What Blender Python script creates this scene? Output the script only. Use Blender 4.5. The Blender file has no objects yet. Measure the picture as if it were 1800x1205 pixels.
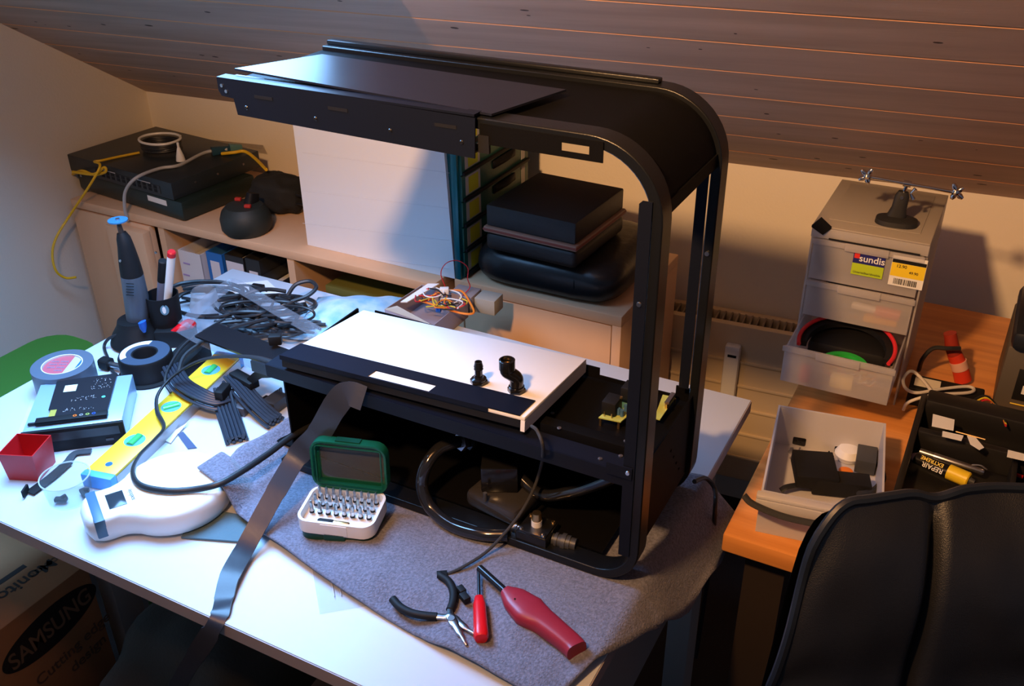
import bpy, bmesh, math, random
from mathutils import Vector, Matrix, noise
random.seed(7)
PI = math.pi
TZ = 0.74            # height of the work table's top above the floor; all coordinates below are relative to the table top
scene = bpy.context.scene
COL = scene.collection

# ------------------------------------------------------------------ camera, light, exposure
CAMH = 0.91
FPX = 1681.0
def cam_axes():
    p, r, y = math.radians(29.8), math.radians(-0.636), math.radians(28.25)
    cp, sp, cr, sr = math.cos(p), math.sin(p), math.cos(r), math.sin(r)
    fwd = Vector((0, cp, -sp)); up = Vector((0, sp, cp)); rt = Vector((1, 0, 0))
    r2 = rt*cr + up*sr; u2 = up*cr - rt*sr
    Z = Matrix.Rotation(y, 3, 'Z')
    return Z @ r2, Z @ u2, Z @ fwd
CR, CU, CF = cam_axes()
CAMP = Vector((0, 0, CAMH))
cam_data = bpy.data.cameras.new('camera'); cam = bpy.data.objects.new('camera', cam_data)
COL.objects.link(cam); scene.camera = cam
cam_data.sensor_width = 36; cam_data.lens = FPX/1800*36; cam_data.clip_start = 0.02
m = Matrix((CR, CU, -CF)).transposed().to_4x4(); m.translation = CAMP + Vector((0, 0, TZ)); cam.matrix_world = m
scene.view_settings.view_transform = 'Standard'; scene.view_settings.look = 'None'
scene.view_settings.gamma = 1; scene.view_settings.exposure = 0.0
w = bpy.data.worlds.new('room_ambience'); scene.world = w; w.use_nodes = True
w.node_tree.nodes['Background'].inputs[0].default_value = (0.34, 0.37, 0.52, 1)
w.node_tree.nodes['Background'].inputs[1].default_value = 0.22
def lamp(name, kind, loc, energy, color, size=0.1, target=None, sy=None, spread=None):
    d = bpy.data.lights.new(name, kind); d.energy = energy; d.color = color
    if kind == 'AREA':
        d.shape = 'RECTANGLE'; d.size = size; d.size_y = sy or size
        if spread: d.spread = math.radians(spread)
    else: d.shadow_soft_size = size
    o = bpy.data.objects.new(name, d); COL.objects.link(o); o.location = Vector(loc) + Vector((0, 0, TZ))
    if target: o.rotation_euler = (Vector(target)-Vector(loc)).to_track_quat('-Z', 'Y').to_euler()
    return o
bulb = lamp('ceiling_spot', 'SPOT', (-0.50, -0.03, 1.33), 165, (1.0, 0.53, 0.22), 0.05, (-0.42, 2.05, 0.80))
bulb.data.spot_size = math.radians(116); bulb.data.spot_blend = 1.0
# daylight through the roof window in the sloping ceiling, just above the photograph's upper edge
wa_ = math.radians(4.8); sl_ = math.radians(32.5); ROOFX, ROOFD, ROOFW, ROOFL = -1.12, 1.0, 0.56, 0.66
_x = Vector((math.cos(wa_), math.sin(wa_), 0)); _n = Vector((-math.sin(wa_), math.cos(wa_), 0))
_in = (-_n*math.sin(sl_)-Vector((0, 0, 1))*math.cos(sl_)).normalized(); _up = (-_n*math.cos(sl_)+Vector((0, 0, 1))*math.sin(sl_))
ROOFC = _x*ROOFX+_n*ROOFD; ROOFC.z = 0.187+math.tan(sl_)*(2.10-ROOFD)
day = lamp('roof_window_daylight', 'AREA', ROOFC, 30, (0.24, 0.53, 1.0), ROOFW, None, ROOFL, 158)
mm = Matrix((_x, _in.cross(_x)*-1, -_in)).transposed().to_4x4(); mm.translation = ROOFC+_in*0.035+Vector((0, 0, TZ)); day.matrix_world = mm

# ------------------------------------------------------------------ pixel rays of the photograph (used to place things on the real planes they stand on)
def ray(u, v): return CR*((u-900)/FPX) - CU*((v-602.5)/FPX) + CF
def G(u, v, z=0.0):
    d = ray(u, v); t = (z-CAMH)/d.z; p = CAMP + d*t; return Vector((p.x, p.y, z))
def Y(u, v, y):
    d = ray(u, v); return CAMP + d*(y/d.y)
def X(u, v, x):
    d = ray(u, v); return CAMP + d*(x/d.x)

# ------------------------------------------------------------------ materials
MATS = {}
def mat(name, color, rough=0.5, metal=0.0, noise_scale=None, noise_amt=0.15, bump=None, bump_scale=200, spec=None, alpha=None, coat=0, stretch=None, color2=None, sheen=0, emit=None):
    if name in MATS: return MATS[name]
    M = bpy.data.materials.new(name); M.use_nodes = True; nt = M.node_tree; b = nt.nodes['Principled BSDF']
    b.inputs['Base Color'].default_value = (*color, 1); b.inputs['Roughness'].default_value = rough; b.inputs['Metallic'].default_value = metal
    if spec is not None: b.inputs['Specular IOR Level'].default_value = spec
    if coat: b.inputs['Coat Weight'].default_value = coat; b.inputs['Coat Roughness'].default_value = 0.1
    if sheen: b.inputs['Sheen Weight'].default_value = sheen
    co = None
    if noise_scale or bump:
        tc = nt.nodes.new('ShaderNodeTexCoord'); mp = nt.nodes.new('ShaderNodeMapping'); nt.links.new(tc.outputs['Object'], mp.inputs[0]); co = mp.outputs[0]
        if stretch: mp.inputs['Scale'].default_value = stretch
    if noise_scale:
        n = nt.nodes.new('ShaderNodeTexNoise'); n.inputs['Scale'].default_value = noise_scale; n.inputs['Detail'].default_value = 4
        nt.links.new(co, n.inputs['Vector'])
        r = nt.nodes.new('ShaderNodeValToRGB'); r.color_ramp.elements[0].position = 0.35; r.color_ramp.elements[1].position = 0.68
        c2 = color2 or tuple(c*(1-noise_amt*2) for c in color)
        r.color_ramp.elements[0].color = (*c2, 1); r.color_ramp.elements[1].color = (*color, 1)
        nt.links.new(n.outputs['Fac'], r.inputs[0]); nt.links.new(r.outputs[0], b.inputs['Base Color'])
    if bump:
        n2 = nt.nodes.new('ShaderNodeTexNoise'); n2.inputs['Scale'].default_value = bump_scale; n2.inputs['Detail'].default_value = 3
        nt.links.new(co, n2.inputs['Vector'])
        bp = nt.nodes.new('ShaderNodeBump'); bp.inputs['Strength'].default_value = bump; bp.inputs['Distance'].default_value = 0.002
        nt.links.new(n2.outputs['Fac'], bp.inputs['Height']); nt.links.new(bp.outputs[0], b.inputs['Normal'])
    if alpha is not None: b.inputs['Alpha'].default_value = alpha
    MATS[name] = M; return M
def frosted(name, color, clear=0.35, rough=0.35):
    if name in MATS: return MATS[name]
    M = bpy.data.materials.new(name); M.use_nodes = True; nt = M.node_tree; nt.nodes.clear()
    out = nt.nodes.new('ShaderNodeOutputMaterial'); mx = nt.nodes.new('ShaderNodeMixShader'); tr = nt.nodes.new('ShaderNodeBsdfTransparent')
    m2 = nt.nodes.new('ShaderNodeMixShader'); p = nt.nodes.new('ShaderNodeBsdfPrincipled'); tl = nt.nodes.new('ShaderNodeBsdfTranslucent')
    p.inputs['Base Color'].default_value = (*color, 1); p.inputs['Roughness'].default_value = rough
    tl.inputs[0].default_value = (*color, 1); tr.inputs[0].default_value = (*[min(1, c*0.3+0.7) for c in color], 1)
    m2.inputs[0].default_value = 0.35; nt.links.new(p.outputs[0], m2.inputs[1]); nt.links.new(tl.outputs[0], m2.inputs[2])
    mx.inputs[0].default_value = clear; nt.links.new(m2.outputs[0], mx.inputs[1]); nt.links.new(tr.outputs[0], mx.inputs[2]); nt.links.new(mx.outputs[0], out.inputs[0])
    MATS[name] = M; return M
WALL = mat('wall_plaster', (0.84, 0.77, 0.66), 0.9, bump=0.25, bump_scale=160)
CEIL = mat('ceiling_wood', (0.56, 0.40, 0.31), 0.6, noise_scale=5, stretch=(0.5, 5, 5), color2=(0.44, 0.31, 0.235), bump=0.1, bump_scale=60)
GROOVE = mat('ceiling_tongue_wood', (0.85, 0.42, 0.2), 0.6)
KNOT = mat('wood_knot', (0.06, 0.035, 0.025), 0.6)
FLOOR = mat('floor_carpet', (0.03, 0.02, 0.017), 0.95, noise_scale=300, bump=0.6, bump_scale=500)
BEECH = mat('beech_veneer', (0.78, 0.49, 0.29), 0.45, noise_scale=6, noise_amt=0.06, stretch=(1, 1, 0.25))
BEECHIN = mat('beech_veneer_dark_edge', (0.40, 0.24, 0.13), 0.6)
PINE = mat('pine_desktop', (0.80, 0.33, 0.085), 0.4, noise_scale=9, color2=(0.62, 0.23, 0.05), stretch=(0.3, 6, 6))
WHITET = mat('white_laminate', (0.64, 0.70, 0.78), 0.42)
EDGET = mat('table_edge_band', (0.45, 0.38, 0.38), 0.5)
BLK = mat('black_powder_coat', (0.004, 0.004, 0.0045), 0.55, spec=0.06, bump=0.15, bump_scale=900)
COVM = mat('cover_plate_metal', (0.008, 0.010, 0.02), 0.37, spec=0.42)
BLKN = mat('black_anodised_bracket', (0.006, 0.008, 0.016), 0.4, spec=0.12)
BLKS = mat('black_brushed_aluminium', (0.008, 0.009, 0.014), 0.26, metal=0.0, spec=0.5)
BLKM = mat('black_matte_plastic', (0.008, 0.008, 0.009), 0.6, spec=0.25)
BLKG = mat('black_gloss_plastic', (0.008, 0.008, 0.009), 0.18)
RUB = mat('black_rubber', (0.016, 0.017, 0.02), 0.45)
DKG = mat('dark_grey_plastic', (0.045, 0.048, 0.055), 0.45)
GRY = mat('grey_plastic', (0.12, 0.13, 0.15), 0.5)
LGRY = mat('light_grey_plastic', (0.5, 0.5, 0.52), 0.5)
STEEL = mat('steel', (0.62, 0.62, 0.64), 0.28, metal=1)
BRASS = mat('brass', (0.8, 0.55, 0.25), 0.3, metal=1)
WHT = mat('white_plastic', (0.82, 0.81, 0.78), 0.35)
ACRY = mat('white_acrylic', (0.86, 0.86, 0.87), 0.25)
PAPER = mat('white_paper', (0.8, 0.8, 0.78), 0.8)
TOWEL = mat('grey_terry_cloth', (0.21, 0.215, 0.29), 0.95, noise_scale=260, noise_amt=0.22, bump=1.0, bump_scale=420, sheen=0.3)
HEM = mat('towel_seam_thread', (0.035, 0.04, 0.075), 0.9)
RED = mat('red_plastic', (0.55, 0.012, 0.016), 0.35)
REDD = mat('dark_red_plastic', (0.30, 0.018, 0.035), 0.38)
YEL = mat('yellow_paint', (0.85, 0.60, 0.03), 0.4)
BLUE = mat('blue_plastic', (0.02, 0.12, 0.55), 0.4)
LBLUE = mat('light_blue_plastic', (0.10, 0.38, 0.85), 0.4)
GREEN = mat('green_vial', (0.05, 0.45, 0.12), 0.25)
DGREEN = mat('dark_green_plastic', (0.005, 0.06, 0.035), 0.3)
LEATH = mat('black_leather', (0.007, 0.007, 0.008), 0.46, bump=0.3, bump_scale=900, spec=0.85)
CARD = mat('cardboard', (0.42, 0.21, 0.10), 0.9, noise_scale=15, noise_amt=0.05)
YELC = mat('yellow_cable_jacket', (0.80, 0.48, 0.01), 0.5)
TEALD = frosted('teal_translucent_plastic', (0.03, 0.32, 0.32), 0.2, 0.25)
TEALS = mat('teal_plastic', (0.0, 0.16, 0.20), 0.3)
FROST = frosted('frosted_plastic', (0.80, 0.77, 0.77), 0.62, 0.35)
FROST2 = frosted('milky_plastic', (0.78, 0.76, 0.78), 0.06, 0.35)
CLEAR = frosted('clear_plastic', (0.75, 0.78, 0.8), 0.93, 0.05)
PCBM = mat('circuit_board_black', (0.014, 0.015, 0.02), 0.35)
PCBG = mat('circuit_board_green', (0.42, 0.48, 0.12), 0.4)
ORANGE = mat('orange_wire', (0.8, 0.22, 0.02), 0.5)
NAVYC = mat('slate_sleeved_cable', (0.022, 0.028, 0.042), 0.42)

# ------------------------------------------------------------------ geometry helpers
WM = {}
def basis(t, n=None):
    t = t.normalized(); n = n or (Vector((0, 0, 1)) if abs(t.z) < 0.9 else Vector((1, 0, 0)))
    s = n.cross(t)
    if s.length < 1e-6: s = Vector((0, 1, 0)).cross(t)
    s.normalize(); return s, t.cross(s)
def smooth_path(pts, k=6):
    P = [Vector(p) for p in pts]
    if len(P) < 3: return P
    out = []
    for i in range(len(P)-1):
        p0 = P[i-1] if i else P[0]*2-P[1]; p1, p2 = P[i], P[i+1]; p3 = P[i+2] if i+2 < len(P) else P[-1]*2-P[-2]
        for j in range(k):
            t = j/k; out.append(0.5*((2*p1)+(p2-p0)*t+(2*p0-5*p1+4*p2-p3)*t*t+(3*p1-p0-3*p2+p3)*t**3))
    out.append(P[-1]); return out
class MB:
    def __init__(s): s.bm = bmesh.new(); s.mi = 0
    def m(s, i): s.mi = i; return s
    def face(s, vs):
        try: f = s.bm.faces.new(vs); f.material_index = s.mi; return f
        except ValueError: return None
    def merge(s, t):
        for f in t.faces: f.material_index = s.mi
        me = bpy.data.meshes.new('tmp'); t.to_mesh(me); t.free()
        n = len(s.bm.faces); s.bm.from_mesh(me); bpy.data.meshes.remove(me); return s
    def box(s, c, d, rz=0, bev=0, seg=2, rot=None, vert=False):
        t = bmesh.new(); bmesh.ops.create_cube(t, size=1)
        bmesh.ops.scale(t, vec=Vector(d), verts=t.verts)
        if bev:
            e = [e for e in t.edges if not vert or abs((e.verts[0].co-e.verts[1].co).z) > 1e-6*0+0.9*d[2]]
            bmesh.ops.bevel(t, geom=e, offset=bev, segments=seg, affect='EDGES', profile=0.5)
        M = Matrix.Translation(Vector(c)) @ (rot.to_4x4() if rot else Matrix.Rotation(rz, 4, 'Z'))
        bmesh.ops.transform(t, matrix=M, verts=t.verts); return s.merge(t)
    def span(s, a, b, bev=0, **k):      # box from corner to corner
        a, b = Vector(a), Vector(b); return s.box((a+b)/2, [abs(q) for q in (b-a)], bev=bev, **k)
    def cyl(s, a, b, r0, r1=None, seg=20, cap=True):
        return s.rings([Vector(a), Vector(b)], [r0, r0 if r1 is None else r1], seg, cap)
    def rings(s, P, R, seg=20, cap=True, flat=None, n=None, rect=0):
        prev = None; first = None; nn = n
        for i, p in enumerate(P):
            t = (P[min(i+1, len(P)-1)]-P[max(i-1, 0)])
            if t.length < 1e-9: t = Vector((0, 0, 1))
            sx, sy = basis(t, nn)
            if n is None: nn = sy if i == 0 or True else nn
            r = R[i] if isinstance(R, (list, tuple)) else R
            fx, fy = (r if isinstance(r, (tuple, list)) else (r, r*(flat or 1)))
            ring = []
            for k in range(seg):
                a = 2*PI*k/seg; c, d = math.cos(a), math.sin(a)
                if rect:
                    e = 2/rect; c = math.copysign(abs(c)**e, c); d = math.copysign(abs(d)**e, d)
                ring.append(s.bm.verts.new(p+sx*(c*fx)+sy*(d*fy)))
            if prev:
                for k in range(seg): s.face([prev[k], prev[(k+1) % seg], ring[(k+1) % seg], ring[k]])
            else: first = ring
            prev = ring
        if cap and first: s.face(first[::-1]); s.face(prev)
        return s
    def tube(s, pts, r, seg=8, k=6, flat=None, n=None, rect=0):
        P = smooth_path(pts, k); return s.rings(P, [r]*len(P), seg, True, flat, n, rect)
    def lathe(s, c, prof, seg=28, M=None):          # profile [(r, z)...]
        c = Vector(c); prev = None
        for (r, z) in prof:
            if r < 1e-6: ring = [s.bm.verts.new(c+(M @ Vector((0, 0, z)) if M else Vector((0, 0, z))))]
            else:
                ring = []
                for k in range(seg):
                    v = Vector((r*math.cos(2*PI*k/seg), r*math.sin(2*PI*k/seg), z)); ring.append(s.bm.verts.new(c+(M @ v if M else v)))
            if prev:
                for k in range(seg):
                    a, b = prev[k % len(prev)], prev[(k+1) % len(prev)]; d, e = ring[(k+1) % len(ring)], ring[k % len(ring)]
                    q = [x for i, x in enumerate((a, b, d, e)) if x not in (a, b, d, e)[:i]]
                    if len(q) > 2: s.face(q)
            prev = ring
        return s
    def prism(s, poly, z0, z1, M=None):             # polygon in xy extruded z0..z1, then M
        lo = [Vector((p[0], p[1], z0)) for p in poly]; hi = [Vector((p[0], p[1], z1)) for p in poly]
        if M: lo = [M @ p for p in lo]; hi = [M @ p for p in hi]
        lo = [s.bm.verts.new(p) for p in lo]; hi = [s.bm.verts.new(p) for p in hi]; n = len(poly)
        s.face(lo[::-1]); s.face(hi)
        for i in range(n): s.face([lo[i], lo[(i+1) % n], hi[(i+1) % n], hi[i]])
        return s
    def slab(s, pts, th):                            # quad/polygon through 3-D points, thickness downwards
        top = [Vector(p) for p in pts]; bot = [p-Vector((0, 0, th)) for p in top]; n = len(top)
        a = [s.bm.verts.new(p) for p in top]; b = [s.bm.verts.new(p) for p in bot]
        s.face(a); s.face(b[::-1])
        for i in range(n): s.face([a[i], b[i], b[(i+1) % n], a[(i+1) % n]])
        return s
    def ribbon(s, pts, wid, th, nrm, k=6):
        P = smooth_path(pts, k); prev = None
        W = wid if isinstance(wid, (list, tuple)) else None
        for i, p in enumerate(P):
            t = (P[min(i+1, len(P)-1)]-P[max(i-1, 0)]).normalized()
            n = Vector(nrm); side = t.cross(n).normalized(); n2 = side.cross(t).normalized()
            wi = wid if W is None else W[min(len(W)-1, int(i/len(P)*len(W)))]
            q = [p+side*wi/2+n2*th/2, p-side*wi/2+n2*th/2, p-side*wi/2-n2*th/2, p+side*wi/2-n2*th/2]
            ring = [s.bm.verts.new(x) for x in q]
            if prev:
                for j in range(4): s.face([prev[j], prev[(j+1) % 4], ring[(j+1) % 4], ring[j]])
            else: s.face(ring[::-1])
            prev = ring
        s.face(prev); return s
    def grid(s, fn, nu, nv, closed=False):
        V = [[s.bm.verts.new(fn(i/nu, j/nv)) for j in range(nv+1)] for i in range(nu+1)]
        for i in range(nu):
            for j in range(nv): s.face([V[i][j], V[i+1][j], V[i+1][j+1], V[i][j+1]])
        return s
    def build(s, name, mats, parent=None, angle=38, world=None, mods=None):
        bm = s.bm
        bmesh.ops.recalc_face_normals(bm, faces=bm.faces)
        loc = None
        if parent is None:
            if not bm.verts: return None
            xs = [v.co for v in bm.verts]
            loc = Vector(((min(v.x for v in xs)+max(v.x for v in xs))/2, (min(v.y for v in xs)+max(v.y for v in xs))/2, min(v.z for v in xs)))
            bmesh.ops.translate(bm, vec=-loc, verts=bm.verts)
        else:
            Mp, local = WM[parent.name]
            if not local: bmesh.ops.transform(bm, matrix=Mp.inverted(), verts=bm.verts)
        me = bpy.data.meshes.new(name); bm.to_mesh(me); bm.free()
        for mm in (mats if isinstance(mats, (list, tuple)) else [mats]): me.materials.append(mm)
        me.polygons.foreach_set('use_smooth', [True]*len(me.polygons)); me.set_sharp_from_angle(angle=math.radians(angle))
        o = bpy.data.objects.new(name, me); COL.objects.link(o)
        if parent: o.parent = parent; WM[o.name] = WM[parent.name]
        else: o.location = loc; WM[o.name] = (Matrix.Translation(loc), False)
        if mods: mods(o)
        return o
def tag(o, label, cat, group=None, kind=None):
    o['label'] = label; o['category'] = cat
    if group: o['group'] = group
    if kind: o['kind'] = kind
    return o
def thing(name, label, cat, loc, rz=0, group=None, local=False):
    o = bpy.data.objects.new(name, None); COL.objects.link(o); o.empty_display_size = 0.02
    o.location = loc; o.rotation_euler = (0, 0, rz)
    WM[o.name] = (Matrix.Translation(Vector(loc)) @ Matrix.Rotation(rz, 4, 'Z'), local)
    return tag(o, label, cat, group)
def struct(mb, name, m, parent=None):
    o = mb.build(name, m, parent)
    if not parent: o['kind'] = 'structure'
    return o
def dup(root, loc, rz, label=None):
    r = root.copy(); COL.objects.link(r); r.location = loc; r.rotation_euler = (0, 0, rz)
    if label: r['label'] = label
    for ch in list(root.children):
        c = ch.copy(); COL.objects.link(c); c.parent = r
        for g in ch.children:
            d = g.copy(); COL.objects.link(d); d.parent = c
    return r
def text(body, name, parent, m, size, M, extrude=0.0002, align='CENTER', sx=1.0, shear=0):
    c = bpy.data.curves.new(name, 'FONT'); c.body = body; c.size = size; c.extrude = extrude; c.align_x = align; c.align_y = 'CENTER'; c.shear = shear
    c.offset = size*0.012
    c.materials.append(m)
    tmp = bpy.data.objects.new('tmp_text', c); COL.objects.link(tmp); bpy.context.view_layer.update()
    me = bpy.data.meshes.new_from_object(tmp.evaluated_get(bpy.context.evaluated_depsgraph_get())); bpy.data.objects.remove(tmp)
    me.name = name; o = bpy.data.objects.new(name, me); COL.objects.link(o); o.parent = parent
    Mp, local = WM[parent.name]
    o.matrix_local = (M if local else Mp.inverted() @ M) @ Matrix.Diagonal((sx, 1, 1, 1)); WM[o.name] = WM[parent.name]
    return o
def frameM(o, x, z):     # matrix with local x along x, local z (facing) along z
    x = Vector(x).normalized(); z = Vector(z); z = (z-x*z.dot(x)).normalized(); y = z.cross(x)
    M = Matrix((x, y, z)).transposed().to_4x4(); M.translation = Vector(o); return M
def solid(o, th, off=-1):
    md = o.modifiers.new('thickness', 'SOLIDIFY'); md.thickness = th; md.offset = off
# ------------------------------------------------------------------ the room (walls turned 4.8 degrees to the table)
WA = math.radians(4.8); WX = Vector((math.cos(WA), math.sin(WA), 0)); WN = Vector((-math.sin(WA), math.cos(WA), 0))
D = 2.10; XLW = -2.045; KNEE = 0.187; SL = math.radians(32.5); RIGHT = 2.3; FRONT = -1.9
def W(a, d, z): p = WX*a + WN*d; return Vector((p.x, p.y, z))
def roomM(): return Matrix((WX, WN, Vector((0, 0, 1)))).transposed()
R3 = roomM()
struct(MB().box(W(0.13, 0.1, -TZ-0.05), (4.9, 4.6, 0.1), rot=R3), 'floor', FLOOR)
struct(MB().box(W((RIGHT+XLW)/2, D+0.06, -0.26), (RIGHT-XLW+0.2, 0.12, 0.98), rot=R3), 'wall_back', WALL)
top = KNEE+math.tan(SL)*(D-FRONT)
t = MB(); pa = [(FRONT, -TZ), (D, -TZ), (D, KNEE), (FRONT, 1.72), (FRONT, 1.72)][:4]
pts = [(D+0.1, -TZ), (D+0.1, KNEE+0.02), (D-(2.30-KNEE)/math.tan(SL), 2.30), (FRONT, 2.30), (FRONT, -TZ)]
def wallprism(mb, a0, a1):
    lo = [mb.bm.verts.new(W(a0, d, z)) for d, z in pts]; hi = [mb.bm.verts.new(W(a1, d, z)) for d, z in pts]
    mb.face(lo[::-1]); mb.face(hi)
    for i in range(5): mb.face([lo[i], lo[(i+1) % 5], hi[(i+1) % 5], hi[i]])
    return mb
struct(wallprism(MB(), XLW-0.1, XLW), 'wall_left', WALL)
# sloping ceiling of tongue-and-groove boards; the tongues show as thin strips of paler orange wood
cb = MB(); PW = 0.127; ca, sa = math.cos(SL), math.sin(SL)
def CP(a, u, h): return W(a, D+0.012-u*ca+h*-sa*0, KNEE-0.008+u*sa-h)   # u up the slope
kn = random.Random(3)
nb = int((2.30-KNEE)/sa/PW)
for i in range(nb):
    u0 = i*PW; prof = [(u0-0.0002, 0.0), (u0+0.0002, 0.0), (u0+0.004, 0.0026), (u0+PW-0.0022, 0.0026), (u0+PW-0.0012, 0.0)]
    V0 = [cb.bm.verts.new(CP(XLW-0.05, u, h)) for u, h in prof]; V1 = [cb.bm.verts.new(CP(RIGHT, u, h)) for u, h in prof]
    for j in range(4): cb.m(1 if j == 3 else 0).face([V0[j], V0[j+1], V1[j+1], V1[j]])
    for k in range(14):
        a = kn.uniform(XLW, 1.0); u = u0+kn.uniform(0.015, PW-0.02); rr = kn.uniform(0.0015, 0.0045); rx = rr*kn.uniform(1.2, 3.0)
        cb.m(2).face([cb.bm.verts.new(CP(a+rx*math.cos(q*PI/4), u+rr*math.sin(q*PI/4), 0.0028)) for q in range(8)])
a = [cb.bm.verts.new(CP(q, u, -0.02)) for q, u in ((XLW-0.1, -0.05), (XLW-0.1, nb*PW+0.2), (RIGHT, nb*PW+0.2), (RIGHT, -0.05))]
cb.m(0).face(a)
struct(cb, 'ceiling', [CEIL, GROOVE, KNOT])

# roof window set in the slope (above the frame of the photograph)
wf = MB(); RW = Matrix((_x, _up, _in)).transposed()
for sx_, sy_, wx_, wy_2 in ((-1, 0, 0.06, ROOFL+0.12), (1, 0, 0.06, ROOFL+0.12), (0, -1, ROOFW, 0.06), (0, 1, ROOFW, 0.06)):
    wf.box(ROOFC+_x*sx_*(ROOFW/2+0.03)+_up*sy_*(ROOFL/2+0.03)+_in*0.022, (wx_, wy_2, 0.030), rot=RW)
win = struct(wf, 'window_1', WHT)
SKYM = mat('dusk_sky_pane', (0.02, 0.03, 0.05), 0.1); _b = SKYM.node_tree.nodes['Principled BSDF']
_b.inputs['Emission Color'].default_value = (0.26, 0.50, 1.0, 1); _b.inputs['Emission Strength'].default_value = 2.2
MB().box(ROOFC+_in*0.014, (ROOFW-0.004, ROOFL-0.004, 0.004), rot=RW).build('window_pane', SKYM, win)

# radiator under the slope with a narrow heat cost meter
rd = thing('radiator', 'cream panel radiator on back wall behind the white table corner', 'radiator', W(-0.1, 2.02, -0.62))
RC = mat('radiator_enamel', (0.66, 0.52, 0.33), 0.45)
zt = -0.165; x0, x1 = -0.475, 0.55; yf = 1.995
b = MB(); b.box(W((x0+x1)/2, yf+0.01, (zt-0.60)/2), (x1-x0, 0.02, 0.60+zt), rot=R3, bev=0.004)
for z in (-0.26, -0.325, -0.39, -0.46, -0.53):
    b.box(W((x0+x1)/2, yf-0.001, z), (x1-x0-0.02, 0.006, 0.008), rot=R3, bev=0.002)
b.build('front_panel', RC, rd)
b = MB(); b.box(W((x0+x1)/2, yf+0.075, (zt-0.60)/2-0.002), (x1-x0, 0.02, 0.60+zt), rot=R3, bev=0.004); b.build('rear_panel', RC, rd)
b = MB()
for i in range(64): b.box(W(x0+0.015+i*0.0158, yf+0.042, zt-0.02), (0.004, 0.05, 0.035), rot=R3)
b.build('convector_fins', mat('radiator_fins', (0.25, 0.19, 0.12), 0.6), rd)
b = MB(); b.box(W(x0+0.005, yf+0.042, zt-0.22), (0.006, 0.085, 0.42), rot=R3); b.build('end_cover', RC, rd)
p = Y(1287, 635, 1.96); a0 = p.dot(WX)
b = MB(); b.box(W(a0, yf-0.012, -0.315), (0.036, 0.024, 0.21), rot=R3, bev=0.006); hm = b.build('heat_meter', WHT, rd)
b = MB(); b.box(W(a0+0.001, yf-0.0245, -0.235), (0.02, 0.002, 0.006), rot=R3); b.build('meter_display', BLKM, hm)

# ------------------------------------------------------------------ beech cabinets behind the table
CB_Y = 1.545
def SX(u, v, y): return Y(u, v, y).x
lc = thing('storage_cabinet', 'light beech open cabinet along the left wall under the dark network boxes', 'cabinet', (-1.6, 1.74, -TZ))
xl = -2.145; x_r = -1.02; yb = 1.93; zc = 0.0
MB().span((xl, CB_Y, zc-0.022), (x_r, yb, zc), bev=0.002).build('top_panel', BEECH, lc)
xa = SX(288, 440, CB_Y); xb = SX(510, 470, CB_Y)
b = MB(); b.span((xl, CB_Y+0.02, -TZ), (xl+0.018, yb, zc-0.022)); b.build('side_panel', BEECH, lc)
b = MB(); b.span((x_r-0.018, CB_Y+0.005, -TZ), (x_r, yb, zc-0.022)); b.build('side_panel', BEECH, lc)
for xx in (xa, xb): MB().span((xx-0.010, CB_Y+0.004, -TZ), (xx+0.010, yb-0.01, zc-0.0225)).build('divider', BEECH, lc)
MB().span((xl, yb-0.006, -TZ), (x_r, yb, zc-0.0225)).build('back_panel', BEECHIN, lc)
MB().span((xa+0.01, CB_Y+0.02, zc-0.372), (x_r-0.018, yb-0.01, zc-0.354)).build('shelf', BEECH, lc)
b = MB(); b.span((xl+0.002, CB_Y-0.002, -TZ+0.06), (xa-0.035, CB_Y+0.016, zc-0.026), bev=0.001); dr = b.build('door', BEECH, lc)
# inner tray standing ajar beside the door
MB().span((xa-0.165, CB_Y-0.028, -TZ+0.1), (xa-0.032, CB_Y-0.0035, zc-0.034), bev=0.002).build('door_leaf', BEECH, lc)
ph = (SX(277, 452, CB_Y-0.03), CB_Y-0.031, -0.075)
MB().cyl(ph, (ph[0], ph[1]-0.003, ph[2]), 0.0035).build('knob', STEEL, dr)

rc = thing('storage_cabinet', 'beech cabinet with a closed grooved door under the stacked black cases', 'cabinet', (-0.8, 1.76, -TZ))
a, c = G(1092, 557, 0), G(1203, 445, 0)
rx1 = -0.604; ry0 = 1.59; ry1 = 1.93; rx0 = -0.995
MB().span((rx0, ry0, -0.024), (rx1, ry1, 0), bev=0.002).build('top_panel', BEECH, rc)
MB().span((rx1-0.02, ry0, -TZ), (rx1, ry1, -0.0235), bev=0.001).build('side_panel', BEECH, rc)
MB().span((rx0, ry0, -TZ), (rx0+0.02, ry1, -0.0235), bev=0.001).build('side_panel', BEECH, rc)
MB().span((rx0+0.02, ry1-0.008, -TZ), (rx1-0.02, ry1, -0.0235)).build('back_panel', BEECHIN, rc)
MB().span((rx0+0.022, ry0+0.002, -TZ+0.06), (rx1-0.0225, ry0+0.02, -0.0265), bev=0.0015).build('door', BEECH, rc)
MB().span((rx0+0.02, ry0+0.022, -TZ+0.02), (rx1-0.02, ry1-0.01, -TZ+0.04)).build('bottom_panel', BEECHIN, rc)

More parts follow.
